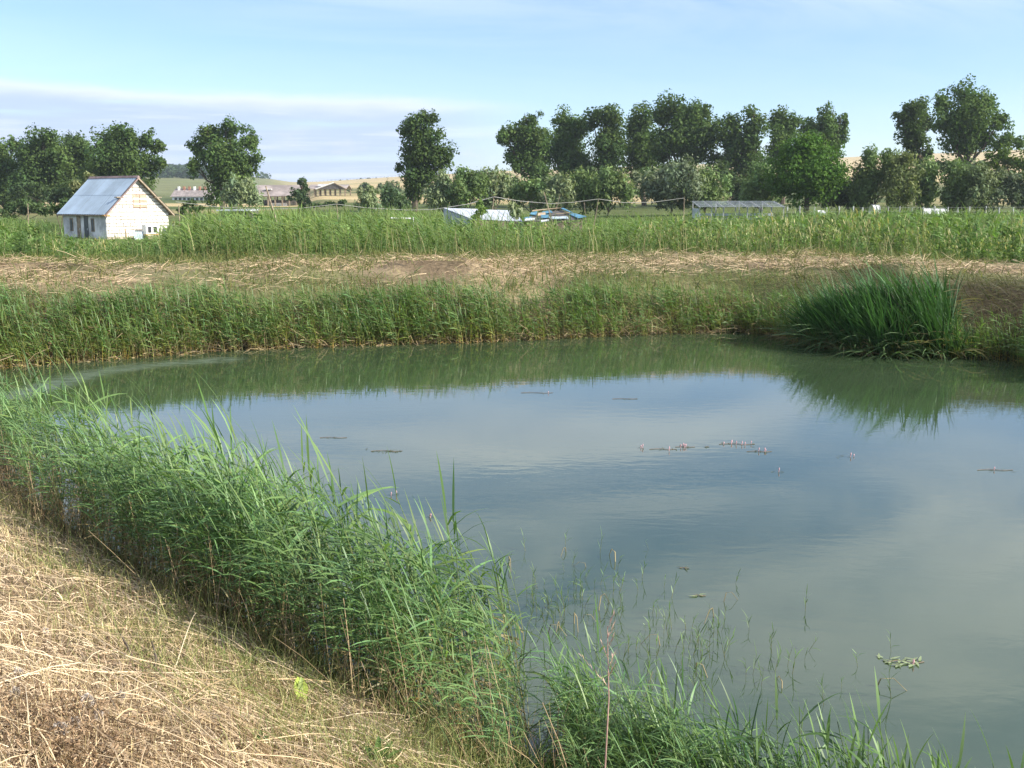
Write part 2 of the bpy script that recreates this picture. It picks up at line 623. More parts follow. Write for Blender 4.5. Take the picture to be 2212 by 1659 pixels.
# ------------------------------------------------------------------ plant templates
class Tmpl:
    def __init__(s):
        s.V, s.Q, s.C, s.n = [], [], [], 0

    def ribbon(s, P, W, side, c0, c1):
        P, W = np.asarray(P, float), np.asarray(W, float)
        k = len(P)
        side = np.asarray(side, float)
        if side.ndim == 1:
            side = np.tile(side, (k, 1))
        L = P - side * W[:, None] / 2
        R = P + side * W[:, None] / 2
        s.V.append(np.concatenate([L, R]))
        i = np.arange(k - 1)
        s.Q.append(np.stack([i, i + 1, i + 1 + k, i + k], -1) + s.n)
        tt = np.linspace(0, 1, k)[:, None]
        c = np.asarray(c0) * (1 - tt) + np.asarray(c1) * tt
        s.C.append(np.concatenate([c, c]))
        s.n += 2 * k

    def tube(s, P, Rr, c0, c1, n=3):
        P = np.asarray(P, float)
        k = len(P)
        Rr = np.asarray(Rr, float)
        ring = np.stack([np.cos(2 * np.pi * np.arange(n) / n), np.sin(2 * np.pi * np.arange(n) / n), np.zeros(n)], -1)
        vs = (P[:, None, :] + ring[None] * Rr[:, None, None]).reshape(-1, 3)
        s.V.append(vs)
        q = []
        for j in range(k - 1):
            for a in range(n):
                q.append((j * n + a, j * n + (a + 1) % n, (j + 1) * n + (a + 1) % n, (j + 1) * n + a))
        s.Q.append(np.array(q) + s.n)
        tt = np.repeat(np.linspace(0, 1, k), n)[:, None]
        s.C.append(np.asarray(c0) * (1 - tt) + np.asarray(c1) * tt)
        s.n += k * n

    def leaf(s, base, yaw, el, length, width, droop, nseg, c0, c1, roll=0.0):
        P = [np.asarray(base, float)]
        e = el
        dl = length / nseg
        for i in range(nseg):
            P.append(P[-1] + dl * np.array([math.cos(yaw) * math.cos(e), math.sin(yaw) * math.cos(e), math.sin(e)]))
            e -= droop / nseg
        if nseg == 2:
            W = np.array([0.6, 1.0, 0.05]) * width
        else:
            u = np.linspace(0, 1, nseg + 1)
            W = width * np.clip(np.where(u < 0.3, 0.55 + 1.5 * u, 1 - ((u - 0.3) / 0.7) ** 1.6 * 0.97), 0.04, 1)
        hs = np.array([-math.sin(yaw), math.cos(yaw), 0])
        side = hs * math.cos(roll) + np.array([0, 0, 1]) * math.sin(roll)
        s.ribbon(P, W, side, c0, c1)

    def done(s):
        return np.concatenate(s.V), np.concatenate(s.Q), np.concatenate(s.C)


G_REED = np.array([0.095, 0.178, 0.052])
G_REED2 = np.array([0.150, 0.240, 0.088])
DRY = np.array([0.42, 0.34, 0.17])
DRYB = np.array([0.22, 0.15, 0.07])


def wind_yaw(r, strength=0.75, spread=0.8):
    return math.pi + r.normal(0, spread) if r.random() < strength else r.uniform(0, 2 * math.pi)


def reed_tmpl(seed, nleaf=10, nseg=3, stemseg=4, lean=0.12, n=3, wide=1.0, umin=0.14, drystem=True):
    """a common reed of unit height: jointed stem, alternate blades streaming with the wind"""
    r = np.random.default_rng(seed)
    T = Tmpl()
    ln = lean * r.uniform(0.4, 1.6)
    ly = r.normal(0, 0.05)
    stem = lambda u: np.array([-ln * u ** 2, ly * u, u])
    us = np.linspace(0, 0.93, stemseg + 1)
    T.tube([stem(u) for u in us], 0.0036 * (1.2 - 0.7 * us) * wide, DRY * 0.85 if drystem else G_REED2, G_REED2 * 1.0, n)
    for i in range(nleaf):
        u = umin + (0.94 - umin) * (i / max(1, nleaf - 1)) ** 0.85 + r.normal(0, 0.015)
        top = i >= nleaf - 1
        yaw = wind_yaw(r, 0.72, 0.75)
        el = r.uniform(0.95, 1.4) if top else r.uniform(0.15, 0.95)
        le = (r.uniform(0.24, 0.42)) * (0.75 if u < 0.3 else 1)
        dro = r.uniform(0.2, 0.6) if top else r.uniform(0.5, 1.3)
        dry = u < umin + 0.14 and r.random() < (0.7 if drystem else 0.25)
        c = DRY * r.uniform(0.6, 1.0) if dry else (G_REED + (G_REED2 - G_REED) * r.random()) * r.uniform(0.8, 1.15)
        T.leaf(stem(min(u, 0.93)), yaw, el, le, r.uniform(0.012, 0.019) * wide * (0.7 if top else 1), dro, nseg, c * 0.9, c * 1.1, r.normal(0, 0.5))
    return T.done()


def scatter(tm, pos, yaw, sc, tint, lean=None):
    """place templates; returns V, Q, C lists ready to join"""
    V0, Q0, C0 = tm
    n = len(pos)
    c, s_ = np.cos(yaw), np.sin(yaw)
    x = V0[None, :, 0] * c[:, None] - V0[None, :, 1] * s_[:, None]
    y = V0[None, :, 0] * s_[:, None] + V0[None, :, 1] * c[:, None]
    z = np.broadcast_to(V0[None, :, 2], x.shape)
    sc = np.asarray(sc)
    if sc.ndim == 1:
        sc = np.stack([sc, sc, sc], -1)
    V = np.stack([x * sc[:, :1], y * sc[:, 1:2], z * sc[:, 2:]], -1)
    if lean is not None:
        V[..., 0] += lean[:, :1] * V[..., 2]
        V[..., 1] += lean[:, 1:2] * V[..., 2]
    V += pos[:, None, :]
    Q = Q0[None] + (np.arange(n) * len(V0))[:, None, None]
    C = np.clip(C0[None] * tint[:, None, :], 0, 1)
    return V.reshape(-1, 3), Q.reshape(-1, 4), C.reshape(-1, 3)


def join(parts):
    V, Q, C, o = [], [], [], 0
    for v, q, c in parts:
        V.append(v)
        Q.append(q + o)
        C.append(c)
        o += len(v)
    return np.concatenate(V), np.concatenate(Q), np.concatenate(C)


def tints(n, spread=0.22, hue=0.08, r=rng):
    k = r.normal(1, spread, n).clip(0.5, 1.6)
    h = r.normal(0, hue, n)
    return np.stack([k * (1 + h), k, k * (1 - h)], -1)


def mixed(tms, pos, sc, yawsp=0.5, tint=None, lean=None, r=rng):
    parts = []
    pick = r.integers(0, len(tms), len(pos))
    yaw = r.normal(0, yawsp, len(pos))
    tint = tints(len(pos), r=r) if tint is None else tint
    for i, tm in enumerate(tms):
        mk = pick == i
        if mk.any():
            parts.append(scatter(tm, pos[mk], yaw[mk], np.asarray(sc)[mk], tint[mk], None if lean is None else lean[mk]))
    return parts


def spots(n, x0, x1, y0, y1, r=rng):
    return np.stack([r.uniform(x0, x1, n), r.uniform(y0, y1, n)], -1)


def onland(P, dz=0.0):
    z = land(P[:, 0], P[:, 1])
    return np.stack([P[:, 0], P[:, 1], np.maximum(z, -0.5) + dz], -1)


# ------------------------------------------------------------------ near reed stand
near_line = np.array(near_pts)
HI = [reed_tmpl(100 + i, 11, 4, 5, 0.16, wide=1.0, umin=0.24) for i in range(8)]
P = spots(27000, -13, 3.2, 4, 22)
d = pond_dist(P[:, 0], P[:, 1])
nearside = P[:, 1] < np.interp(P[:, 0], near_line[3:][::-1, 0], near_line[3:][::-1, 1]) + 2.6
inner = -1.25 - 0.35 * (fbm(P[:, 0], P[:, 1], 0.9, 2) - 0.5) * 2
main = (P[:, 0] < 0.12) & (d < 0.42) & (d > inner)
P = np.concatenate([P, spots(1500, 0.4, 2.7, 4.2, 6.4)])
d = pond_dist(P[:, 0], P[:, 1])
main = (P[:, 0] < 0.12) & (d < 0.42) & (d > -1.25 - 0.35 * (fbm(P[:, 0], P[:, 1], 0.9, 2) - 0.5) * 2)
nearside = P[:, 1] < np.interp(P[:, 0], near_line[3:][::-1, 0], near_line[3:][::-1, 1]) + 2.6
right = (P[:, 0] > 0.36) & (P[:, 0] < 2.5) & (d < 0.3) & (d > -0.8 + 0.18 * P[:, 0])
dens = fbm(P[:, 0] + 30, P[:, 1], 1.1, 3)
keep = nearside & (main | right) & (rng.random(len(P)) < sstep(dens, 0.26, 0.52) * np.where(P[:, 1] > 11, 0.55, 1.0))
P, d = P[keep], d[keep]
hgt = np.where(P[:, 0] < 0.4, np.interp(P[:, 0], [-9, -7, -5.2, -4, -1.5, -0.4, 0.3], [0.5, 0.7, 0.92, 1.0, 0.97, 0.86, 0.70]), 0.58)
hgt = hgt * rng.normal(1, 0.21, len(P)).clip(0.5, 1.5) * (0.72 + 0.56 * fbm(P[:, 0] + 5, P[:, 1], 1.4, 2)) * (1 - 0.25 * sstep(-d, 0.6, 1.3)) * (1 - 0.25 * sstep(d, 0.0, 0.3))
order = np.argsort(P[:, 1] * 1.0 - 0.9 * hgt + 0.35 * np.abs(d + 0.3))
PZ = onland(P)
PZ[:, 2] = np.maximum(PZ[:, 2], -0.25)
hgt = hgt + np.maximum(0, -PZ[:, 2])
N_SINGLE = 290
single, rest = order[:N_SINGLE], order[N_SINGLE:]
V, Q, C = join(mixed(HI, PZ[rest], hgt[rest], 0.5))
nr_bed = np_obj('near_reed_bed', V, Q, C, [M_REED])
tag(nr_bed, 'dense green reed bed along the near shore of the pond', 'reed bed', kind='stuff')
print('near reeds', len(P), 'tris', len(Q) * 2)

# dead brown stems and broken stalks at the shaded foot of the near stand
P2 = spots(30000, -11, 0.6, 5, 19)
d2 = pond_dist(P2[:, 0], P2[:, 1])
P2 = P2[(d2 > -0.35) & (d2 < 0.65) & (P2[:, 1] < np.interp(P2[:, 0], near_line[3:][::-1, 0], near_line[3:][::-1, 1]) + 1.0)][:2600]
DEADP = P2

# reeds standing closest: each its own plant, stem with its own leaves
leafmeshes = []
for i in range(6):
    r = np.random.default_rng(500 + i)
    T = Tmpl()
    c = (G_REED + (G_REED2 - G_REED) * (i / 5.0))
    T.leaf((0, 0, 0), 0.0, [0.45, 0.75, 0.95, 1.2, 0.6, 1.3][i], 0.30, 0.0185, [1.1, 0.9, 0.8, 0.4, 1.4, 0.3][i], 5, c * 0.9, c * 1.15, 0.35 * (i - 2.5) / 2.5)
    v, q, cc = T.done()
    o = np_obj('leaf', v, q, cc, [M_REED], link=False)
    leafmeshes.append(o.data)
T = Tmpl()
T.leaf((0, 0, 0), 0.0, 0.3, 0.24, 0.014, 1.8, 4, DRY * 0.9, DRY * 0.7, 0.5)
v, q, cc = T.done()
dryleaf = np_obj('leaf', v, q, cc, [M_REED], link=False).data
stems = []
for i in range(5):
    r = np.random.default_rng(700 + i)
    T = Tmpl()
    ln, ly = 0.10 * r.uniform(0.5, 1.6), r.normal(0, 0.05)
    us = np.linspace(0, 0.95, 7)
    T.tube([(-ln * u ** 2, ly * u, u) for u in us], 0.0038 * (1.2 - 0.7 * us), DRY * 0.9, G_REED2, 4)
    v, q, cc = T.done()
    me = np_obj('reed', v, q, cc, [M_REED], link=False).data
    lv = []
    nl = 8
    for j in range(nl):
        u = 0.24 + 0.70 * (j / (nl - 1)) ** 0.85
        topl = j >= nl - 1
        lm = leafmeshes[[3, 5][j % 2]] if topl else leafmeshes[int(r.integers(0, 6))]
        if u < 0.4 and r.random() < 0.6:
            lm = dryleaf
        lv.append((lm, (-ln * u ** 2, ly * u, u), wind_yaw(r, 0.72, 0.75), r.uniform(0.75, 1.15)))
    stems.append((me, lv))
for n_, i in enumerate(single):
    me, lv = stems[int(rng.integers(0, 5))]
    o = bpy.data.objects.new('reed', me)
    COL.objects.link(o)
    o.location = PZ[i]
    o.rotation_euler = (rng.normal(0, 0.06), rng.normal(-0.03, 0.07), rng.normal(0, 0.6))
    s = float(hgt[i])
    o.scale = (s, s, s)
    if P[i, 0] < 0.4:
        tag(o, 'tall green reed with wind-swept blades in the stand by the mown bank', 'reed', 'reeds of the near stand')
    else:
        tag(o, 'shorter green reed in the low clump at the bottom edge of the pond', 'reed', 'reeds of the low clump')
    for lm, lp, ly_, ls in lv:
        l = bpy.data.objects.new('leaf', lm)
        COL.objects.link(l)
        l.parent = o
        l.location = lp
        l.rotation_euler = (0, 0, ly_)
        l.scale = (ls, ls, ls)

# ------------------------------------------------------------------ far reed fringe
LO = [reed_tmpl(200 + i, 9, 2, 2, 0.16, wide=2.0) for i in range(8)]
LOD = []
for tm in LO[:4]:
    LOD.append((tm[0], tm[1], tm[2] * np.array([1.35, 1.12, 0.95])))
P = spots(60000, -20, 13, 20, 33)
d = pond_dist(P[:, 0], P[:, 1])
sx = (P[:, 0] / P[:, 1] * FPX + 512) / K
wid = np.interp(sx, [-100, 120, 380, 500, 800, 1000, 1200, 1500, 1700, 1800], [3.0, 2.2, 3.0, 2.4, 2.5, 2.3, 2.0, 2.2, 2.2, 0.6])
hh = np.interp(sx, [-100, 120, 330, 420, 560, 700, 850, 1000, 1150, 1300, 1600, 1750, 1900], [1.5, 1.15, 1.55, 1.6, 1.2, 1.25, 1.5, 1.25, 1.05, 1.2, 1.0, 0.9, 0.5])
dens = fbm(P[:, 0], P[:, 1] * 1.3, 0.55, 3)
keep = (d > -0.45) & (d < wid) & (P[:, 1] > 19) & (rng.random(len(P)) < (0.6 + 0.4 * sstep(dens, 0.2, 0.5)) * (1 - 0.5 * sstep(d, wid * 0.7, wid)))
keep &= ~((P[:, 1] < 21.0) & (P[:, 0] < -12))
P, d, hh, wid, sx = P[keep], d[keep], hh[keep], wid[keep], sx[keep]
if len(P) > 13000:
    P, d, hh, wid, sx = [q[:13000] for q in (P, d, hh, wid, sx)]
PZ = onland(P)
PZ[:, 2] = np.maximum(PZ[:, 2], -0.15)
tpy = 622 * 0.45 + 0.55 * np.interp(sx, [-100, 0, 120, 230, 330, 420, 500, 580, 700, 840, 930, 1050, 1150, 1250, 1330, 1450, 1600, 1700, 1800],
                [610, 612, 640, 632, 596, 594, 618, 650, 640, 605, 602, 622, 645, 612, 605, 622, 632, 628, 690])
zt = EYE + (200.7 - tpy * K) * P[:, 1] / FPX
h = np.clip((zt - PZ[:, 2]) * rng.normal(1.0, 0.14, len(P)).clip(0.5, 1.25), 0.22, 1.9) * (0.50 + 0.50 * sstep(d, -0.4, 0.9)) * (0.58 + 0.72 * fbm(P[:, 0] + 3, P[:, 1], 0.8, 3))
tn = tints(len(P), 0.22) * np.array([1.24, 1.2, 1.1])
edge = (rng.random(len(P)) < 0.40 * (1 - sstep(d, 0.0, 0.7)) + 0.10)
pa = mixed(LO, PZ[~edge], h[~edge], 0.6, tn[~edge])
pa += mixed(LOD, PZ[edge], h[edge] * 0.75, 1.5, tn[edge] * np.array([1.05, 1.0, 0.9]))
V, Q, C = join(pa)
fr = np_obj('far_reed_bed', V, Q, C, [M_REED])
tag(fr, 'green reed fringe along the far bank of the pond', 'reed bed', kind='stuff')
print('far reeds', len(P), 'tris', len(Q) * 2)

# dry stalks and fallen blades at the foot of the far reeds
n = 5000
P = spots(40000, -14, 9, 20, 30)
d = pond_dist(P[:, 0], P[:, 1])
P = P[(d > -0.35) & (d < 0.6) & (P[:, 1] > 19)][:n]


def strands(P, length, width, yaw, el, bend, col, z0, nseg=2):
    """curved ribbons: P (n,2) or (n,3), everything else per strand"""
    n = len(P)
    base = np.concatenate([P[:, :2], z0[:, None]], 1)
    pts = [base]
    e = el.copy()
    yv = yaw.copy()
    for k in range(nseg):
        stp = (length / nseg)[:, None] * np.stack([np.cos(yv) * np.cos(e), np.sin(yv) * np.cos(e), np.sin(e)], -1)
        pts.append(pts[-1] + stp)
        e = e - bend / nseg
        yv = yv + bend * 0.25 / nseg
    pts = np.stack(pts, 1)
    ph = rng.uniform(0, np.pi, n)
    side = np.stack([-np.sin(yaw) * np.cos(ph), np.cos(yaw) * np.cos(ph), np.sin(ph)], -1)
    wv = np.linspace(1.0, 0.45, nseg + 1)
    L = pts - side[:, None] * (width[:, None] * wv)[..., None] / 2
    Rr = pts + side[:, None] * (width[:, None] * wv)[..., None] / 2
    V = np.concatenate([L, Rr], 1)
    k1 = nseg + 1
    i = np.arange(nseg)
    q = np.stack([i, i + 1, i + 1 + k1, i + k1], -1)
    Q = q[None] + (np.arange(n) * 2 * k1)[:, None, None]
    C = np.repeat(col[:, None], 2 * k1, 1)
    return V.reshape(-1, 3), Q.reshape(-1, 4), np.clip(C.reshape(-1, 3), 0, 1)


def strawcol(n, a=(0.52, 0.41, 0.24), b=(0.30, 0.21, 0.11), sp=0.15, r=rng):
    u = r.random(n)[:, None]
    k = r.normal(1, sp, n).clip(0.5, 1.5)[:, None]
    return (np.array(b) + (np.array(a) - np.array(b)) * u) * k


n2_ = len(DEADP)
V, Q, C = strands(DEADP, rng.uniform(0.2, 0.85, n2_), rng.uniform(0.004, 0.008, n2_), rng.uniform(0, 6.28, n2_), rng.uniform(0.9, 1.55, n2_), rng.uniform(-0.1, 0.6, n2_), strawcol(n2_, (0.40, 0.29, 0.16), (0.15, 0.10, 0.06)), land(DEADP[:, 0], DEADP[:, 1]), 3)
o = np_obj('dead_reed_stems', V, Q, C, [M_STRAW])
tag(o, 'dead brown reed stems at the foot of the near stand', 'dead reeds', kind='stuff')
n = len(P)
zz = np.maximum(land(P[:, 0], P[:, 1]), 0.0) + 0.01
V, Q, C = strands(P, rng.uniform(0.2, 0.8, n), rng.uniform(0.012, 0.03, n), rng.uniform(0, 6.28, n), rng.normal(0.5, 0.4, n), rng.uniform(0.2, 1.6, n), strawcol(n), zz)
o = np_obj('dry_reed_litter', V, Q, C, [M_STRAW])
tag(o, 'dry fallen reed stalks at the foot of the far reeds', 'reed litter', kind='stuff')

# ------------------------------------------------------------------ mown reed lying on the far dike
P = spots(90000, -26, 24, 23, 43)
d = pond_dist(P[:, 0], P[:, 1])
cov = fbm(P[:, 0] * 0.7, P[:, 1] * 1.3, 0.45, 3)
keep = (d > 1.6) & (d < 9.0) & (P[:, 1] > 22) & ~((P[:, 0] > 8.3) & (d < 3.2)) & (rng.random(len(P)) < sstep(cov, 0.25, 0.6) * np.interp(d, [1.6, 2.6, 5.5, 7, 9], [0.3, 1, 1, 0.5, 0.15]))
P, d = P[keep][:34000], d[keep][:34000]
n = len(P)
zz = land(P[:, 0], P[:, 1]) + rng.uniform(0, 0.16, n)
V, Q, C = strands(P, rng.uniform(0.15, 0.6, n), rng.uniform(0.008, 0.017, n), rng.normal(0.2, 0.9, n) + np.pi * rng.integers(0, 2, n), rng.normal(0.10, 0.22, n), rng.normal(0.2, 0.3, n), strawcol(n, (0.52, 0.40, 0.26), (0.26, 0.19, 0.115)), zz)
o = np_obj('mown_reed_on_dike', V, Q, C, [M_STRAW])
tag(o, 'raked heaps of dry mown reed along the far dike', 'mown reed', kind='stuff')
# short green and yellow regrowth between
P = spots(110000, -28, 26, 23, 46)
d = pond_dist(P[:, 0], P[:, 1])
keep = (d > 1.2) & (d < 11.5) & (P[:, 1] > 22) & ~((P[:, 0] > 8.6) & (d < 3.2)) & (rng.random(len(P)) < np.interp(d, [1.2, 3, 4.5, 6, 11.5], [1.0, 0.6, 0.6, 1, 1]) * sstep(fbm(P[:, 0] + 9, P[:, 1], 0.4, 3), 0.25, 0.6))
P, d = P[keep][:44000], d[keep][:44000]
n = len(P)
gy_ = rng.random(n)[:, None]
gcol = (np.array([0.10, 0.16, 0.045]) * (1 - gy_) + np.array([0.32, 0.30, 0.11]) * gy_) * rng.normal(1, 0.2, n).clip(0.5, 1.5)[:, None]
V, Q, C = strands(P, rng.uniform(0.14, 0.42, n), rng.uniform(0.014, 0.034, n), rng.uniform(0, 6.28, n), rng.uniform(0.6, 1.5, n), rng.uniform(0, 1, n), gcol, land(P[:, 0], P[:, 1]))
o = np_obj('dike_grass', V, Q, C, [M_GRASS])
tag(o, 'short yellowing grass between the raked reed on the dike', 'grass', kind='stuff')


# ------------------------------------------------------------------ tall weeds behind the dike
def herb_tmpl(seed, nl=18, c=(0.115, 0.19, 0.06), seed_head=False):
    r = np.random.default_rng(seed)
    T = Tmpl()
    nb = 3
    for b_ in range(nb):
        yb, lb = r.uniform(0, 6.28), r.uniform(0.05, 0.25)
        st = lambda u: np.array([math.cos(yb) * lb * u - 0.08 * u * u, math.sin(yb) * lb * u, u * (1 - 0.12 * b_)])
        T.tube([st(0), st(0.5), st(1.0)], [0.008, 0.007, 0.004], np.array(c) * 1.3, np.array(c) * 1.1)
        for i in range(nl // nb + 2):
            u = r.uniform(0.15, 1.0)
            cc = np.array(c) * r.uniform(0.7, 1.3)
            T.leaf(st(u), r.uniform(0, 6.28), r.uniform(-0.1, 1.0), r.uniform(0.10, 0.22), r.uniform(0.035, 0.07), r.uniform(0.2, 1.0), 2, cc, cc * 1.1, r.normal(0, 0.5))
        if seed_head:
            cs = np.array([0.36, 0.36, 0.20])
            for i in range(2):
                T.leaf(st(r.uniform(0.85, 1.0)), r.uniform(0, 6.28), r.uniform(0.9, 1.5), r.uniform(0.1, 0.2), 0.03, 0.5, 2, cs, cs)
    return T.done()


HERB = [herb_tmpl(300 + i) for i in range(5)]
HERBY = [herb_tmpl(320 + i, 14, (0.125, 0.20, 0.062), True) for i in range(4)]
P = spots(120000, -55, 62, 34, 108)
d = pond_dist(P[:, 0], P[:, 1])
sx = (P[:, 0] / P[:, 1] * FPX + 512) / K
start = np.interp(sx, [-200, 300, 420, 900, 1500, 1900, 2300], [10.0, 9.8, 9.3, 9.0, 9.6, 10.5, 10.5]) + 1.2 * (fbm(P[:, 0], 0 * P[:, 0], 0.5, 2) - 0.5)
keep = (d > start) & (rng.random(len(P)) < np.interp(P[:, 1], [34, 45, 60, 108], [1, 0.8, 0.32, 0.16])) & (sx > -250) & (sx < 2500)
# keep the yard of the house open
hp = at_d(300, 505, 80)
keep &= ~((np.abs(P[:, 0] - hp[0]) < 8.5) & (P[:, 1] > 70) & (P[:, 1] < 96))
P, d, sx = P[keep], d[keep], sx[keep]
if len(P) > 20000:
    P, d, sx = P[:20000], d[:20000], sx[:20000]
# tops of the weeds stay under a line that follows the photograph's skyline of weeds
topy = np.interp(sx, [-200, 0, 110, 160, 230, 340, 385, 430, 480, 600, 900, 1150, 1350, 1500, 1700, 1900, 2212, 2500],
                 [470, 480, 500, 512, 520, 514, 496, 480, 468, 466, 472, 484, 486, 478, 470, 464, 468, 470])
PZ = onland(P)
ztop = EYE + (200.7 - topy * K) * np.minimum(P[:, 1], 60) / FPX
# beyond 60 m only scrubby growth
h = (ztop - PZ[:, 2]) * rng.uniform(0.48, 1.10, len(P)) * (0.62 + 0.72 * fbm(P[:, 0], P[:, 1], 0.30, 3))
edge = sstep(d - np.interp(sx, [-200, 300, 420, 900, 1500, 1900, 2300], [10.0, 9.8, 9.3, 9.0, 9.6, 10.5, 10.5]), -0.2, np.interp(sx, [0, 400, 500, 1300, 1900], [4, 3, 1.2, 1.6, 5]))
h = np.clip(np.minimum(h, (ztop - PZ[:, 2]) * 1.03) * (0.35 + 0.65 * edge), 0.2, 2.2)
kind = fbm(P[:, 0] + 50, P[:, 1] * 0.6, 0.28, 3)
reedish = np.interp(sx, [-200, 250, 420, 1250, 1500, 1700], [0.4, 0.35, 0.85, 0.75, 0.45, 0.32])
u = rng.random(len(P))
tn = tints(len(P), 0.22, 0.07) * np.array([1.22, 1.18, 1.05]) * (0.8 + 0.4 * fbm(P[:, 0] * 0.6, P[:, 1], 0.35, 3))[:, None]
isr = u < reedish
isy = (~isr) & (kind > 0.64)
ish = ~(isr | isy)
LOW = [reed_tmpl(240 + i, 9, 2, 2, 0.14, wide=1.6, drystem=False) for i in range(6)]
pa = mixed(LOW, PZ[isr], h[isr] * 1.05, 0.6, tn[isr] * np.array([1.15, 1.02, 1.0]))
sc3 = lambda hh_: np.stack([0.55 + 0.45 * hh_, 0.55 + 0.45 * hh_, hh_], -1)
pa += mixed(HERB, PZ[ish], sc3(h[ish]), 3, tn[ish])
pa += mixed(HERBY, PZ[isy], sc3(h[isy]), 3, tn[isy])
V, Q, C = join(pa)
o = np_obj('weeds', V, Q, C, [M_GRASS])
tag(o, 'tall green weeds and reeds growing behind the far dike', 'weeds', kind='stuff')
print('weeds', len(P), 'tris', len(Q) * 2)
# dry stems low in the weed belt front
P = spots(9000, -26, 14, 34, 44)
d = pond_dist(P[:, 0], P[:, 1])
P = P[(d > 8.6) & (d < 11.5)][:700]
n = len(P)
V, Q, C = strands(P, rng.uniform(0.4, 1.25, n), rng.uniform(0.012, 0.024, n), rng.uniform(0, 6.28, n), rng.uniform(1.2, 1.55, n), rng.uniform(0, 0.5, n), strawcol(n, (0.42, 0.38, 0.18), (0.3, 0.25, 0.11)), land(P[:, 0], P[:, 1]))
o = np_obj('dry_weed_stems', V, Q, C, [M_STRAW])
tag(o, 'pale dry stems along the front of the weed belt', 'dry stems', kind='stuff')



# ================================================================== trees and bushes
def leaf_cloud(cent, nrm, size, aspect, up, r):
    """rhomb leaves at cent facing roughly nrm"""
    n = len(cent)
    nrm = nrm / np.maximum(np.linalg.norm(nrm, axis=1, keepdims=True), 1e-6)
    a = r.normal(0, 1, (n, 3))
    a[:, 2] += up
    a -= nrm * (a * nrm).sum(1, keepdims=True)
    a /= np.maximum(np.linalg.norm(a, axis=1, keepdims=True), 1e-6)
    b = np.cross(nrm, a)
    s = size[:, None]
    V = np.stack([cent - a * s * aspect, cent + b * s - a * s * 0.1, cent + a * s * aspect, cent - b * s - a * s * 0.1], 1)
    Q = np.arange(n * 4).reshape(n, 4)
    return V.reshape(-1, 3), Q


def crown_mesh(name, lobes, D, r, col, mat, leafpx=1.6, fill=5.0, aspect=1.3, up=0.0, sub=13, shell=0.5, parent=None, origin=None, ragged=1.0):
    """lobes are ellipses (x, y, rx, ry) measured on the photograph and put at distance D"""
    s = D * K / FPX
    Vs, Cs, n0 = [], [], 0
    allr = max(l[2] for l in lobes)
    cents = []
    for li, (x, y, rx, ry) in enumerate(lobes):
        c = at_d(x, y, D) + np.array([0, r.uniform(-0.5, 0.5) * allr * s, 0])
        cents.append(c)
        R = np.array([rx, (rx + ry) * 0.45, ry]) * s * 1.22
        ns = max(7, int(1.5 * sub * (0.55 + 0.45 * (rx * ry) / 1600.0)))
        dirs = r.normal(0, 1, (ns, 3))
        dirs /= np.linalg.norm(dirs, axis=1, keepdims=True)
        rad = r.uniform(0.10, 0.80, (ns, 1))
        sc = c + dirs * R * rad
        sr = (r.uniform(0.34, 0.56, ns) * min(R)) * ragged
        npx = math.pi * rx * ry * K * K
        nl = int(npx * 1.25 * fill / (leafpx * leafpx))
        w_ = sr ** 2 / (sr ** 2).sum()
        pick = r.choice(ns, nl, p=w_)
        dv = r.normal(0, 1, (nl, 3))
        dv /= np.linalg.norm(dv, axis=1, keepdims=True)
        rr = r.random(nl) ** shell
        stretch = np.array([1.0, 1.0, 1.0 + 0.45 * (up > 0)])
        pos = sc[pick] + dv * stretch * (sr[pick] * rr)[:, None]
        nn = dv * 0.8 + r.normal(0, 0.6, (nl, 3)) + np.array([0, 0, 0.35])
        size = (0.95 * np.exp(r.normal(0, 0.38, nl))).clip(0.4, 2.0) * leafpx * 0.5 * D / FPX
        v, q = leaf_cloud(pos, nn, size, aspect, up * 3, r)
        Vs.append(v)
        ct = r.normal(1, 0.10, ns)[pick] * r.normal(1, 0.14, nl)
        hue = r.normal(0, 0.05, ns)[pick]
        cc = np.asarray(col)[None] * np.stack([ct * (1 + hue), ct, ct * (1 - hue)], -1)
        Cs.append(np.repeat(cc, 4, 0))
    V = np.concatenate(Vs)
    if origin is not None:
        V = V - np.asarray(origin)
    Q = np.arange(len(V)).reshape(-1, 4)
    o = np_obj(name, V, Q, np.clip(np.concatenate(Cs), 0, 1), [mat], parent=parent)
    return o, cents


TRI = [0]


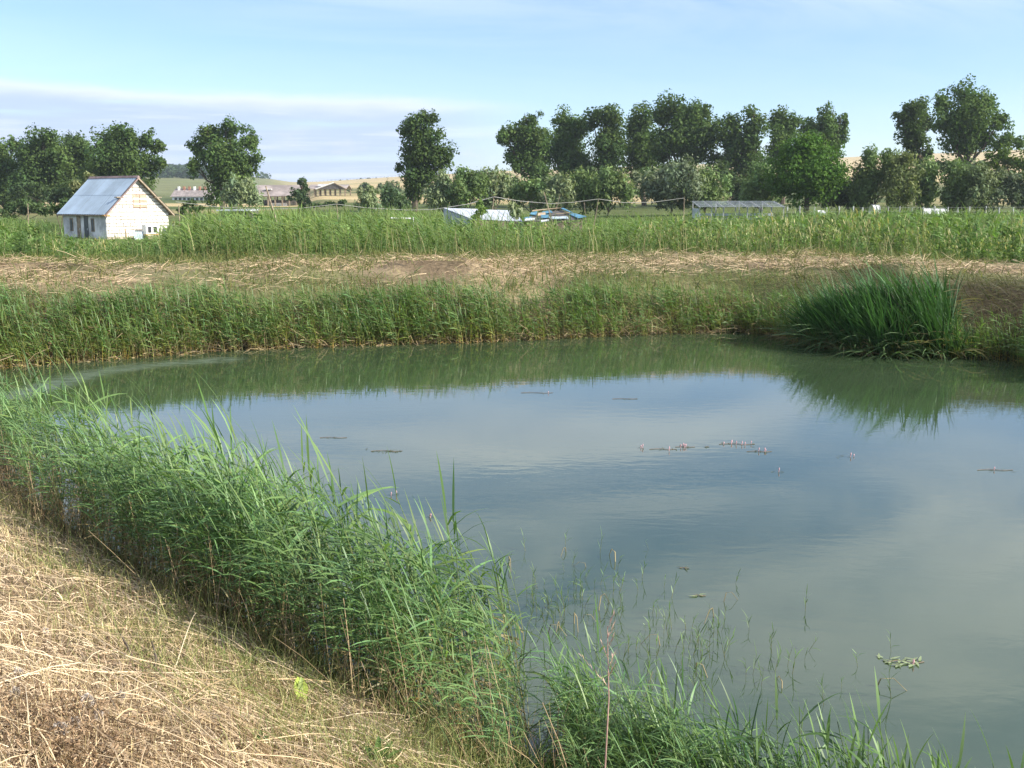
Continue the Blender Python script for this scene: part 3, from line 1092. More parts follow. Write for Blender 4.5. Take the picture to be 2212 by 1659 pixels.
def tree(name, label, cat, D, lobes, col, mat=None, group=None, trunk=True, tx=None, tw=0.35, leafpx=1.6, fill=5.0, aspect=1.3, up=0.0, seed=0, sub=13, ragged=1.0, split=0.35):
    r = np.random.default_rng(9000 + seed)
    mat = mat or M_TREE
    xs = np.array([l[0] for l in lobes], float)
    ys = np.array([l[1] for l in lobes], float)
    ww = np.array([l[2] * l[3] for l in lobes], float)
    bx = tx if tx is not None else float((xs * ww).sum() / ww.sum())
    p = at_d(bx, 440, D)
    z = landz(p[0], D)
    root = empty(name, (p[0], D, z))
    org = np.array([p[0], D, z])
    tag(root, label, cat, group)
    cr, cents = crown_mesh('crown', lobes, D, r, col, mat, leafpx, fill, aspect, up, sub, parent=root, origin=org, ragged=ragged)
    TRI[0] += len(cr.data.polygons) * 2
    if trunk:
        mb = MB()
        top = max(c[2] for c in cents) - z
        fork = np.array([0.0, 0.0, top * split])
        mb.tube([(0, 0, -0.3), (r.normal(0, 0.15), 0, fork[2] * 0.5), tuple(fork)], [tw * 1.25, tw, tw * 0.85], 7)
        for c in cents:
            q = c - org
            midp = fork * 0.45 + q * 0.55 + np.array([0, 0, -0.06 * top])
            mb.tube([tuple(fork), tuple(midp), tuple(q)], [tw * 0.6, tw * 0.38, tw * 0.16], 5)
            for _ in range(2):
                e = q + r.normal(0, 1, 3) * np.array([1, 1, 0.8]) * 0.05 * top
                mb.tube([tuple(midp), tuple((midp + e) / 2 + np.array([0, 0, 0.02 * top])), tuple(e)], [tw * 0.25, tw * 0.16, tw * 0.07], 4)
        mb.build('trunk', M_BARK, root)
    return root


POP = (0.086, 0.138, 0.040)
ROUND = (0.085, 0.165, 0.028)
WIL = (0.22, 0.27, 0.14)
WILG = (0.15, 0.215, 0.075)
GP = 'poplars standing across the fields'
poplars = [
    ('dark poplar cut by the left edge of the photo behind the house', 200, [(8, 345, 34, 40), (0, 395, 38, 50), (30, 420, 30, 35), (25, 310, 22, 18)], None),
    ('broad dark poplar second from the left behind the house', 195, [(95, 318, 42, 34), (128, 335, 26, 36), (45, 350, 26, 40), (70, 345, 36, 40), (95, 375, 50, 52), (60, 405, 42, 45), (110, 300, 24, 18)], None),
    ('dark poplar rising straight behind the roof of the white house', 200, [(152, 315, 32, 34), (185, 345, 30, 46), (195, 385, 34, 44), (150, 355, 42, 44), (150, 400, 46, 44), (180, 330, 20, 28)], None),
    ('widest poplar of the left clump with limbs reaching over the gable', 185, [(232, 302, 40, 32), (285, 295, 34, 28), (318, 300, 18, 28), (255, 345, 58, 44), (330, 318, 22, 18), (215, 390, 44, 44), (320, 355, 40, 26), (352, 352, 14, 14), (300, 395, 44, 32)], 240),
    ('lone leafy poplar between the house and the open barns', 170, [(452, 292, 40, 32), (500, 280, 24, 22), (536, 305, 24, 28), (420, 325, 22, 26), (482, 335, 52, 44), (545, 345, 20, 28), (428, 362, 22, 22), (500, 385, 42, 40), (472, 415, 28, 30)], 480),
    ('lone tall egg-shaped poplar in the middle of the view', 165, [(900, 285, 36, 36), (922, 260, 22, 20), (880, 272, 20, 20), (900, 335, 48, 44), (940, 325, 32, 40), (866, 360, 20, 11), (955, 345, 22, 26), (905, 385, 36, 36), (893, 420, 26, 26)], 897),
    ('leftmost poplar of the middle row with a long limb to the left', 190, [(1130, 285, 38, 30), (1150, 260, 24, 16), (1095, 298, 22, 16), (1165, 305, 32, 34), (1140, 340, 42, 28), (1122, 362, 20, 14), (1165, 372, 28, 26)], 1150),
    ('slim poplar second in the middle row', 195, [(1218, 265, 26, 26), (1245, 275, 22, 26), (1225, 305, 34, 32), (1215, 345, 36, 32), (1255, 355, 30, 24), (1225, 385, 24, 20)], 1222),
    ('narrow poplar third in the middle row', 190, [(1312, 256, 30, 26), (1280, 258, 16, 22), (1318, 295, 36, 34), (1320, 335, 34, 30), (1310, 370, 20, 28)], 1312),
    ('dark poplar fourth in the middle row, crowns merging to its right', 200, [(1390, 258, 26, 26), (1372, 275, 24, 26), (1395, 305, 36, 38), (1395, 350, 40, 32), (1385, 380, 26, 24)], 1392),
    ('largest rounded poplar of the middle row with bare limbs below', 190, [(1470, 245, 42, 32), (1430, 250, 22, 26), (1500, 250, 28, 28), (1460, 295, 42, 34), (1518, 295, 26, 34), (1535, 300, 10, 30), (1440, 330, 34, 26), (1500, 340, 36, 24), (1550, 345, 24, 14)], 1470),
    ('forked poplar with a slim upright spire and a left side crown', 185, [(1578, 268, 22, 28), (1570, 300, 26, 26), (1625, 258, 20, 30), (1625, 300, 26, 36), (1595, 315, 36, 20), (1625, 350, 36, 32), (1615, 395, 34, 34), (1600, 420, 24, 24)], 1615),
    ('poplar rising above the left shoulder of the round green tree', 190, [(1683, 260, 26, 26), (1708, 268, 20, 24), (1690, 295, 36, 30), (1680, 330, 34, 26)], 1690),
    ('poplar with two thin upright limbs above the round green tree', 190, [(1750, 275, 22, 24), (1788, 252, 24, 24), (1795, 285, 34, 30), (1826, 258, 10, 20), (1820, 290, 16, 24), (1760, 310, 34, 24), (1805, 318, 22, 20)], 1780),
    ('slim dark poplar left of the largest poplar at the right', 170, [(1985, 232, 22, 28), (1950, 250, 16, 28), (1965, 275, 30, 32), (2000, 270, 18, 30), (1965, 310, 30, 24), (1995, 335, 14, 24)], 1985),
    ('largest tall poplar towering at the right of the view', 160, [(2045, 222, 22, 28), (2095, 205, 32, 30), (2130, 225, 28, 28), (2048, 262, 30, 32), (2105, 255, 48, 38), (2155, 258, 28, 20), (2065, 305, 38, 34), (2125, 300, 42, 30), (2165, 305, 34, 22), (2195, 312, 14, 14)], 2080),
]
for i, (lab, D, lobes, tx) in enumerate(poplars):
    ax_, bx_ = min(l[0] - l[2] for l in lobes), max(l[0] + l[2] for l in lobes)
    ay_, by_ = min(l[1] - l[3] for l in lobes), max(l[1] + l[3] for l in lobes)
    wx_ = sum(l[0] * l[2] * l[3] for l in lobes) / sum(l[2] * l[3] for l in lobes)
    lobes = lobes + [(wx_, (ay_ + by_) / 2 + 4, (bx_ - ax_) * 0.29, (by_ - ay_) * 0.36)]
    if 6 <= i <= 12:
        lobes = [(x_, y_, rx_ * (1.24 if i <= 10 else 1.12), ry_ * 1.06) for x_, y_, rx_, ry_ in lobes]
    tree('poplar_tree', lab, 'tree', D, lobes, np.array(POP) * (1 + 0.10 * math.sin(i * 2.1)), group=GP, tx=tx, tw=0.42, seed=i, fill=6.0, ragged=1.1)

tree('walnut_tree', 'broad round bright green tree before the right poplars', 'tree', 125,
     [(1735, 320, 50, 30), (1700, 345, 42, 38), (1775, 345, 42, 38), (1740, 370, 66, 48), (1795, 385, 38, 40), (1690, 400, 40, 36), (1745, 412, 56, 32)], ROUND, seed=40, tw=0.3, tx=1742, sub=20, fill=6.5)

GW = 'silvery willow bushes along the fields'
willows = [
    ('silvery willow bush at the foot of the lone left poplar', 150, [(520, 400, 30, 18), (505, 420, 34, 26), (540, 418, 24, 28)], WIL),
    ('willow bush leaning on the right foot of the middle poplar', 140, [(955, 395, 22, 20), (945, 420, 32, 28), (975, 425, 28, 22)], WIL),
    ('pale willow bush right of the middle poplar', 140, [(1005, 385, 26, 20), (1000, 415, 36, 32), (1030, 400, 24, 30)], WILG),
    ('tallest pale willow bush above the white shed roof', 145, [(1060, 385, 26, 20), (1060, 412, 38, 34), (1090, 402, 26, 28)], WIL),
    ('low willow bush between the shed roof and the poplar row', 140, [(1140, 408, 24, 22), (1165, 415, 30, 30), (1120, 425, 24, 20)], WILG),
    ('upright willow bush under the second poplar of the row', 138, [(1205, 395, 22, 20), (1215, 418, 38, 30), (1185, 430, 24, 18)], WIL),
    ('dark green willow bush under the narrow poplars', 140, [(1255, 395, 30, 26), (1265, 422, 40, 26)], WILG),
    ('bright willow bush at the right end of the middle thicket', 138, [(1310, 388, 30, 22), (1300, 415, 44, 32), (1345, 410, 26, 32)], WILG),
    ('dome shaped silver willow right of the middle thicket', 140, [(1455, 372, 36, 24), (1420, 395, 42, 32), (1475, 390, 44, 38), (1450, 415, 56, 26)], (0.19, 0.235, 0.14)),
    ('golden green willow skirt at the right of the silver dome', 140, [(1525, 385, 32, 28), (1540, 410, 44, 32), (1500, 420, 40, 24)], WILG),
    ('willow bush left below the round green tree', 128, [(1650, 385, 30, 24), (1650, 415, 40, 32), (1615, 425, 22, 18)], WILG),
    ('dark willow bush right below the round green tree', 128, [(1810, 405, 30, 24), (1825, 425, 36, 20), (1790, 430, 34, 16)], (0.10, 0.14, 0.055)),
    ('tall willow bush between the round tree and the right poplars', 125, [(1885, 345, 26, 22), (1925, 350, 32, 26), (1890, 385, 42, 38), (1870, 418, 44, 30)], WILG),
    ('plump olive willow bush in front of the slim right poplar', 122, [(1955, 355, 26, 24), (1950, 390, 38, 38), (1935, 425, 40, 24)], (0.14, 0.17, 0.06)),
    ('narrow olive willow bush beside the plump one', 124, [(2005, 375, 26, 26), (2005, 410, 34, 36)], WILG),
    ('willow bush below the largest right poplar', 122, [(2070, 375, 34, 26), (2085, 405, 40, 36), (2055, 425, 26, 22)], WILG),
    ('grey green willow bush second from the right edge', 120, [(2125, 372, 30, 24), (2140, 405, 38, 38), (2110, 425, 30, 22)], (0.15, 0.19, 0.09)),
    ('dull willow bush cut by the right edge of the photo', 120, [(2195, 395, 30, 30), (2205, 425, 36, 24), (2230, 400, 30, 30)], (0.13, 0.165, 0.085)),
    ('small pale willow tip showing left above the house roof', 95, [(190, 385, 18, 11), (172, 402, 18, 14), (200, 395, 14, 12)], (0.20, 0.22, 0.10)),
    ('pale willow bush standing in the dry field before the barns', 120, [(800, 418, 26, 14), (795, 435, 30, 16)], WIL),
    ('round green willow bush beside the pale field willow', 130, [(845, 425, 26, 20), (860, 435, 24, 16), (835, 410, 12, 10)], (0.10, 0.15, 0.07)),
]
for i, (lab, D, lobes, colr) in enumerate(willows):
    tree('willow_bush', lab, 'bush', D, lobes, colr, M_WILLOW, group=GW, tw=0.13, seed=100 + i, aspect=2.4, up=0.5, leafpx=1.35, fill=4.6, sub=18, split=0.15)
tree('bright_tree', 'bright yellow green tree behind the willows at the right edge', 'tree', 150, [(2180, 340, 40, 22), (2210, 355, 34, 26), (2150, 350, 22, 16)], (0.12, 0.18, 0.035), seed=150, tw=0.2)
tree('conical_tree', 'small conical grey green tree before the open barn', 'tree', 170, [(650, 396, 12, 14), (648, 412, 20, 16), (652, 430, 26, 18)], (0.085, 0.135, 0.06), seed=151, tw=0.15, leafpx=1.6)
shr = [
    ('dark scrub filling the gap under the first middle poplars', 178, [(1175, 395, 40, 26), (1120, 405, 30, 18)], 20),
    ('dark scrub under the narrow middle poplars', 178, [(1280, 390, 44, 28), (1330, 385, 30, 26)], 21),
    ('dark scrub behind the silver dome willow', 178, [(1400, 385, 40, 28), (1455, 365, 40, 18)], 22),
    ('dark scrub right of the silver dome willow', 176, [(1560, 375, 34, 24), (1590, 400, 40, 28)], 23),
    ('dark scrub left of the round green tree', 170, [(1655, 365, 30, 30), (1640, 400, 34, 28)], 24),
    ('dark scrub between the round green tree and the tall willow', 165, [(1840, 400, 30, 26), (1815, 425, 26, 18)], 25),
    ('dark scrub under the slim right poplar', 165, [(2000, 365, 40, 20), (1975, 390, 44, 28)], 26),
    ('dark scrub under the largest right poplar', 155, [(2080, 365, 50, 20), (2150, 385, 44, 26), (2070, 400, 40, 26)], 27),
    ('dark scrub filling below the left clump of poplars', 180, [(110, 415, 50, 30), (180, 410, 50, 28), (50, 420, 40, 24), (300, 415, 40, 22)], 28),
    ('low dark bush right of the conical tree by the barn posts', 160, [(735, 437, 18, 8), (722, 440, 14, 6)], 0),
    ('low green bush left under the barn with pale gable', 160, [(695, 441, 18, 6), (680, 443, 14, 5)], 1),
    ('round dark shrub alone on the dry hillside field', 420, [(789, 403, 13, 9)], 2),
    ('second dark shrub on the hillside beside the lone poplar', 430, [(822, 402, 9, 7)], 3),
    ('pale rounded shrub against the lone poplar on the field', 400, [(845, 402, 22, 12), (860, 410, 16, 8)], 4),
    ('flat green shrub behind the corner of the barn', 400, [(750, 409, 12, 5)], 5),
    ('scrubby bush just right of the house by the eaves', 92, [(405, 440, 24, 10), (425, 450, 24, 9), (392, 455, 16, 10)], 6),
    ('dark bush at the left of the house under the eaves', 92, [(135, 440, 20, 14), (118, 452, 18, 12)], 7),
    ('dark scrub left of the house below the poplars', 130, [(60, 448, 34, 18), (20, 455, 30, 16), (95, 455, 24, 12)], 8),
]
for lab, D, lobes, i in shr:
    tree('shrub', lab, 'bush', D, lobes, (0.075, 0.115, 0.045) if i >= 20 else (0.085, 0.13, 0.05) if i != 4 else (0.19, 0.21, 0.12), seed=160 + i, tw=0.08, leafpx=1.6, fill=5, split=0.1)
# feathery bright bush right of the house on the dike's outer edge
tree('feathery_bush', 'feathery bright green bush right of the house by the dike', 'bush', 40, [(430, 508, 34, 18), (412, 530, 44, 18), (455, 528, 30, 16), (385, 538, 28, 9)], (0.10, 0.16, 0.035), M_GRASS, seed=180, tw=0.02, leafpx=1.8, fill=7, aspect=3.0, up=0.8, sub=26, split=0.1)

# skyline trees and the far wooded hill
for i, (x, y, rx, ry) in enumerate([(735, 392, 7, 3), (752, 392, 6, 2.5), (768, 390, 6, 3), (783, 388, 7, 4), (799, 387, 8, 3), (812, 388, 6, 3), (722, 394, 6, 2), (835, 385, 4, 2), (640, 396, 3, 2), (1020, 371, 8, 3), (1868, 342, 16, 5), (1850, 346, 10, 4)]):
    rl = ['second dark tree from the left in the skyline group above the pole barn', 'third dark tree from the left in the skyline group above the pole barn', 'fourth dark tree in the skyline group right above the barn roof', 'tallest dark tree of the skyline group above the pole barn',
          'broad dark tree beside the tallest one of the skyline group', 'last dark tree at the right end of the skyline group', 'lowest dark tree at the left end of the skyline group', 'tiny lone tree on the skyline left of the middle poplar',
          'tiny lone tree on the skyline above the small conical tree', 'small dark skyline tree above the pale willows right of the middle poplar', 'long dark skyline tree right of the round green tree', 'low dark skyline tree touching the round green tree'][i]
    tree('ridge_tree', rl, 'tree', 1330, [(x, y, rx, ry)], (0.045, 0.075, 0.035), group='trees on the skyline ridge', trunk=False, seed=200 + i, leafpx=1.4, fill=6, sub=8)
r = np.random.default_rng(77)
n = 1500
sx_ = r.uniform(-250, 600, n)
rr_ = r.uniform(950, 1395, n)
ang = (sx_ * K - 512) / FPX
X_ = rr_ * ang / np.sqrt(1 + ang ** 2)
Y_ = rr_ / np.sqrt(1 + ang ** 2)
mk = fbm(X_, Y_ * 0.5, 0.012, 3) > np.interp(sx_, [-250, 500, 600], [0.36, 0.42, 0.62])
mk &= (sx_ < 545) | (r.random(n) < 0.15)
X_, Y_ = X_[mk], Y_[mk]
n = len(X_)
cz = land(X_, Y_)
per = 26
cen = np.repeat(np.stack([X_, Y_, cz + 3.2], -1), per, 0)
dv = r.normal(0, 1, (n * per, 3))
dv /= np.linalg.norm(dv, axis=1, keepdims=True)
big = np.repeat(r.uniform(3.0, 6.0, n), per)[:, None]
v, q = leaf_cloud(cen + dv * big * np.array([1.2, 1.2, 0.8]), dv + r.normal(0, 0.4, dv.shape), r.uniform(1.0, 2.0, n * per), 1.2, 0, r)
cc = np.array([0.05, 0.085, 0.035]) * np.repeat(r.normal(1, 0.18, n), per)[:, None]
o = np_obj('hill_woodland', v, q, np.repeat(cc, 4, 0).clip(0.01, 1), [M_TREE])
tag(o, 'hazy wooded hillside far behind the house', 'woodland', kind='stuff')
print('tree tris', TRI[0])


# ================================================================== white block house
M_BLOCK = solid('block_mat', (0.80, 0.77, 0.70), 0.9, 0.10, 1.2, spec=0.1)
M_MORTAR = solid('mortar_mat', (0.34, 0.27, 0.20), 0.95, 0.15, 3.0)
M_PLASTER = solid('plaster_mat', (0.74, 0.74, 0.74), 0.9, 0.22, 1.1, spec=0.1)
M_PLINTH = solid('plinth_mat', (0.42, 0.36, 0.28), 0.95, 0.2, 2.0)
M_BEAM = solid('beam_mat', (0.44, 0.41, 0.36), 0.9, 0.15, 3.0)
M_ROOF = solid('roof_sheet_mat', (0.41, 0.51, 0.60), 0.5, 0.10, 0.7, metal=0.2, spec=0.5)
M_RIDGE = solid('ridge_cap_mat', (0.24, 0.17, 0.16), 0.6, 0.2, 2.0)
M_WOOD = solid('old_wood_mat', (0.34, 0.27, 0.19), 0.85, 0.25, 4.0)
M_WOODL = solid('pale_wood_mat', (0.55, 0.42, 0.27), 0.85, 0.2, 4.0)
M_ORANGE = solid('raw_timber_mat', (0.62, 0.36, 0.13), 0.8, 0.15, 4.0)
M_DARK = solid('dark_opening_mat', (0.03, 0.032, 0.036), 0.5, 0.2, 4.0)
M_PANE = solid('pane_mat', (0.10, 0.11, 0.125), 0.35, 0.2, 4.0)
M_WHITE = solid('white_paint_mat', (0.80, 0.80, 0.78), 0.6, 0.06, 2.0)
M_BLUEG = solid('pale_blue_sheet_mat', (0.46, 0.56, 0.62), 0.7, 0.2, 3.0)
M_TIN = solid('tin_mat', (0.62, 0.65, 0.70), 0.45, 0.08, 1.2, metal=0.3, spec=0.5)
M_TAR = solid('tar_felt_mat', (0.13, 0.12, 0.11), 0.9, 0.25, 2.0)
M_TARP = solid('blue_tarp_mat', (0.11, 0.29, 0.42), 0.6, 0.25, 3.0)
M_RAG = solid('white_plastic_mat', (0.72, 0.74, 0.74), 0.5, 0.12, 3.0)
M_POST = solid('grey_post_mat', (0.42, 0.43, 0.42), 0.85, 0.2, 3.0)
M_FILM = solid('greenhouse_film_mat', (0.45, 0.50, 0.55), 0.5, 0.15, 1.5)
M_CABLE = solid('cable_mat', (0.50, 0.48, 0.42), 0.7, 0.1, 3.0)
M_TILE = solid('far_roof_mat', (0.27, 0.23, 0.22), 0.9, 0.2, 1.0)
M_BRICK = solid('chimney_brick_mat', (0.42, 0.20, 0.13), 0.9, 0.2, 2.0)
M_BARNR = solid('barn_roof_mat', (0.33, 0.28, 0.26), 0.8, 0.2, 0.3)


def clip_poly(poly, a, b, c):
    """keep a*x + b*z <= c"""
    out = []
    for i in range(len(poly)):
        p, q = poly[i], poly[(i + 1) % len(poly)]
        dp, dq = a * p[0] + b * p[1] - c, a * q[0] + b * q[1] - c
        if dp <= 0:
            out.append(p)
        if (dp < 0) != (dq < 0) and abs(dp - dq) > 1e-9:
            t_ = dp / (dp - dq)
            out.append((p[0] + (q[0] - p[0]) * t_, p[1] + (q[1] - p[1]) * t_))
    return out


HD = 80.0
hc = at_d(231, 500, HD)
GW_, HL_, EAVE, RISE = 5.45, 5.9, 2.25, 2.55
hz = EYE + (200.7 - 457 * K) * HD / FPX - EAVE
house = empty('white_house', (hc[0], HD, hz), math.radians(53))
tag(house, 'small white block house with a grey blue sheet metal roof', 'house')
R0 = random.Random(5)
# walls: core of mortar, left wall plastered
mb = MB()
mb.prism([(0.02, -0.6), (GW_ - 0.02, -0.6), (GW_ - 0.02, EAVE), (GW_ / 2, EAVE + RISE - 0.03), (0.02, EAVE)], 0.03, HL_)
mb.build('wall', M_MORTAR, house)
mb = MB()
mb.box((-0.03, 0.01, -0.6), (0.019, HL_, EAVE - 0.02))
mb.build('side_wall', M_PLASTER, house)
mb = MB()
mb.box((-0.02, -0.06, -0.6), (GW_ + 0.02, 0.029, 0.38))
mb.build('plinth', M_PLINTH, house)
mb = MB()
mb.box((-0.01, -0.025, EAVE - 0.16), (GW_ + 0.01, 0.028, EAVE + 0.03))
mb.build('ring_beam', M_BEAM, house)
CH = 0.258
slope = RISE / (GW_ / 2)


def lay_blocks(z0, rows, gable):
    for k_ in range(rows):
        za, zb = z0 + k_ * CH, z0 + (k_ + 1) * CH - 0.05
        off = (0.0, -0.31)[k_ % 2] + R0.uniform(-0.06, 0.06)
        u0 = off
        while u0 < GW_:
            u1 = u0 + (0.60 if R0.random() > 0.12 else R0.choice((0.3, 0.42)))
            a_, b__ = max(u0, 0.0), min(u1 - 0.05, GW_)
            u0 = u1
            if b__ - a_ < 0.06:
                continue
            if not gable and a_ < 4.15 and b__ > 3.0 and zb > 0.62 and za < 1.2:
                pass
            poly = [(a_, za), (b__, za), (b__, zb), (a_, zb)]
            if gable:
                if a_ < 3.58 and b__ > 2.32 and zb > EAVE + 0.28 and za < EAVE + 1.30:
                    parts = []
                    if a_ < 2.32:
                        parts.append([(a_, za), (2.32, za), (2.32, zb), (a_, zb)])
                    if b__ > 3.58:
                        parts.append([(3.58, za), (b__, za), (b__, zb), (3.58, zb)])
                else:
                    parts = [poly]
            else:
                parts = [poly]
            for pl in parts:
                if gable:
                    pl = clip_poly(pl, -slope, 1, EAVE - 0.05)
                    pl = clip_poly(pl, slope, 1, EAVE - 0.05 + slope * GW_) if len(pl) > 2 else pl
                if len(pl) < 3 or max(p_[0] for p_ in pl) - min(p_[0] for p_ in pl) < 0.05:
                    continue
                MB().prism(pl, -0.02 - R0.uniform(0, 0.012), 0.10).build('block', M_BLOCK, house)


lay_blocks(0.39, 7, False)
lay_blocks(EAVE + 0.04, 10, True)
# boarded attic window
M_SHUT = solid('shutter_mat', (0.50, 0.37, 0.27), 0.85, 0.12, 4.0)
wn = MB().box((2.34, -0.03, EAVE + 0.30), (3.56, 0.05, EAVE + 1.30)).build('window', M_SHUT, house)
for a_, b__ in ((2.38, 2.92), (2.98, 3.52)):
    for k_ in range(5):
        z_ = EAVE + 0.34 + k_ * 0.19
        MB().box((a_, -0.055, z_), (b__, -0.031, z_ + 0.14)).build('slat', M_BLOCK if k_ % 2 else M_SHUT, wn)
MB().box((2.93, -0.09, EAVE + 0.18), (2.97, -0.032, EAVE + 1.32)).build('post', M_SHUT, wn)
# roof
OV, OE = 0.38, 0.32
for sgn in (-1, 1):
    xr = GW_ / 2
    for row in range(2):
        for c_ in range(5):
            y0 = -OV + c_ * (HL_ + 2 * OV) / 5
            y1 = y0 + (HL_ + 2 * OV) / 5 - 0.012
            t0, t1 = (0.0, 0.5) if row == 0 else (0.49, 1.0)
            ln_ = GW_ / 2 + OE
            dz_ = 0.05 - 0.02 * row + 0.004 * (c_ % 2)
            P0 = lambda t_: (xr + sgn * ln_ * t_, EAVE + RISE + 0.06 - slope * ln_ * t_ + dz_)
            nseg_ = 8
            mb = MB()
            for q_ in range(nseg_):
                ya, yb = y0 + (y1 - y0) * q_ / nseg_, y0 + (y1 - y0) * (q_ + 1) / nseg_
                za, zb = (0.0, 0.03) if q_ % 2 else (0.03, 0.0)
                (xa, wa), (xb, wb) = P0(t0), P0(t1)
                mb.face((xa, ya, wa + za), (xa, yb, wa + zb), (xb, yb, wb + zb), (xb, ya, wb + za))
            mb.build('roof_sheet', M_ROOF, house)
    xe, ze = xr + sgn * (GW_ / 2 + OE), EAVE + RISE - slope * (GW_ / 2 + OE)
    MB().prism([(xr, EAVE + RISE + 0.055), (xe, ze + 0.055), (xe, ze - 0.09), (xr, EAVE + RISE - 0.09)], -OV - 0.02, -OV + 0.03).build('barge_board', M_WOOD if sgn > 0 else M_RIDGE, house)
    MB().prism([(xr, EAVE + RISE + 0.03), (xe, ze + 0.03), (xe, ze - 0.02), (xr, EAVE + RISE - 0.02)], -OV + 0.031, HL_ + OV).build('roof_boarding', M_WOOD, house)
MB().prism([(GW_ / 2 - 0.16, EAVE + RISE + 0.02), (GW_ / 2 + 0.16, EAVE + RISE + 0.02), (GW_ / 2, EAVE + RISE + 0.19)], -OV - 0.03, HL_ + OV + 0.02).build('ridge_cap', M_RIDGE, house)
MB().box((-OE - 0.05, -OV - 0.02, EAVE - slope * OE + 0.0), (0.12, -0.05, EAVE - slope * OE + 0.10)).build('rafter_end', M_ORANGE, house)
for z_, xx in ((EAVE + 1.05, 1.05), (EAVE + 1.05, GW_ - 1.05)):
    MB().box((xx - 0.28, -OV, z_), (xx + 0.28, -0.03, z_ + 0.08)).build('purlin_end', M_WOOD, house)
# openings in the plastered side wall
for ya, yb, z0_, z1_, nm_ in ((1.55, 2.0, 0.75, 1.75, 'window'), (4.5, 4.95, 0.75, 1.75, 'window')):
    o = MB().box((-0.06, ya, z0_), (-0.031, yb, z1_)).build(nm_, M_WOOD, house)
    MB().box((-0.075, ya + 0.08, z0_ + 0.08), (-0.061, yb - 0.08, z1_ - 0.08)).build('pane', M_PANE, o)
for ya, yb, mt in ((2.4, 2.95, M_PANE), (3.45, 3.95, M_WOOD)):
    o = MB().box((-0.06, ya, -0.3), (-0.031, yb, 1.95)).build('door', mt, house)
    MB().box((-0.10, ya + 0.06, 0.85), (-0.061, ya + 0.10, 1.0)).build('handle', M_TIN, o)


def house_pt(u, v, z_):
    a_ = math.radians(53)
    return (hc[0] + u * math.cos(a_) - v * math.sin(a_), HD + u * math.sin(a_) + v * math.cos(a_), hz + z_)


# white two-door cabinet hung in front of the gable on legs
cab = empty('white_cabinet', house_pt(3.15, -0.9, 0.0), math.radians(53))
tag(cab, 'white cabinet with two dark windows against the gable wall', 'cabinet')
MB().box((-0.55, -0.25, 0.55), (0.55, 0.30, 1.25)).build('body', M_WHITE, cab)
for a_ in (-0.38, 0.10):
    MB().box((a_, -0.275, 0.66), (a_ + 0.28, -0.251, 1.12)).build('window', M_DARK, cab)
MB().box((-0.60, -0.30, 0.47), (0.60, 0.30, 0.549)).build('base_board', M_ORANGE, cab)
for a_ in (-0.5, 0.45):
    for b__ in (-0.22, 0.22):
        MB().box((a_, b__, -0.5), (a_ + 0.06, b__ + 0.06, 0.469)).build('leg', M_WOOD, cab)
sh = empty('leaning_sheet', house_pt(2.2, -1.1, 0.0), math.radians(50))
tag(sh, 'pale blue corrugated sheet leaning left of the white cabinet', 'sheet')
mb = MB()
for q_ in range(10):
    a_ = -0.42 + q_ * 0.084
    mb.face((a_, 0.0 + 0.03 * (q_ % 2), -0.5), (a_ + 0.084, 0.03 * ((q_ + 1) % 2), -0.5), (a_ + 0.084 - 0.08, 0.35 + 0.03 * ((q_ + 1) % 2), 0.72), (a_ - 0.08, 0.35 + 0.03 * (q_ % 2), 0.72))
o = mb.build('panel', M_BLUEG, sh)
o.modifiers.new('thick', 'SOLIDIFY').thickness = 0.012
MB().bar((-0.45, 0.37, 0.72), (0.37, 0.37, 0.72), 0.025).build('top_rail', M_BLUEG, sh)
yd = empty('yard_wall', house_pt(0.6, -2.1, 0.0), math.radians(53))
tag(yd, 'low white rendered wall below the leaning sheet', 'wall')
MB().box((0, 0, -0.6), (2.0, 0.18, 0.02)).build('wall', M_WHITE, yd)
MB().box((-0.03, -0.03, 0.021), (2.03, 0.21, 0.07)).build('coping', M_BEAM, yd)
o = MB().bar(house_pt(0.25, -2.1, -0.7), house_pt(0.25, -2.05, 1.02), 0.075, 0.065, 6).build('gate_post', M_WOODL)
tag(o, 'short pale wooden post at the left end of the low white wall', 'post')
o = MB().tube([house_pt(1.0, -2.0, 0.09), house_pt(1.15, -2.0, 0.22), house_pt(1.4, -2.0, 0.21), house_pt(1.6, -2.0, 0.09)], [0.08, 0.11, 0.10, 0.06], 6).build('white_sack', M_RAG)
tag(o, 'small crumpled white sack lying on the low white wall', 'sack')
o = MB().bar(house_pt(GW_ + 0.6, -0.6, -0.6), house_pt(GW_ + 0.6, -0.6, 2.7), 0.05, 0.045, 6).build('wooden_pole', M_WOOD)
tag(o, 'thin grey pole just right of the house gable', 'pole')
o = MB().bar(house_pt(GW_ + 0.1, -1.2, -0.6), house_pt(GW_ + 0.1, -1.2, 1.3), 0.04, 0.04, 6).build('wooden_stake', M_WOODL)
tag(o, 'short stake in front of the right corner of the gable', 'stake')
r = np.random.default_rng(31)
p0 = house_pt(GW_ + 0.3, -1.4, 0)
tree('white_flower_bush', 'small pale leaved bush at the right corner of the gable', 'bush', p0[1], [(375, 488, 11, 8), (366, 495, 10, 8), (384, 492, 8, 6)], (0.30, 0.33, 0.22), M_WILLOW, seed=190, tw=0.03, leafpx=1.5, split=0.1)

# ================================================================== sheds, pen, fence, cable beyond the weeds
def roof_quad(c0, c1, c2, c3, u0, u1, v0, v1):
    """sub-rectangle of the quad c0 c1 (back edge) c2 c3 (front edge)"""
    f = lambda u, v: (np.array(c0) * (1 - u) + np.array(c1) * u) * (1 - v) + (np.array(c3) * (1 - u) + np.array(c2) * u) * v
    return [f(u0, v0), f(u1, v0), f(u1, v1), f(u0, v1)]


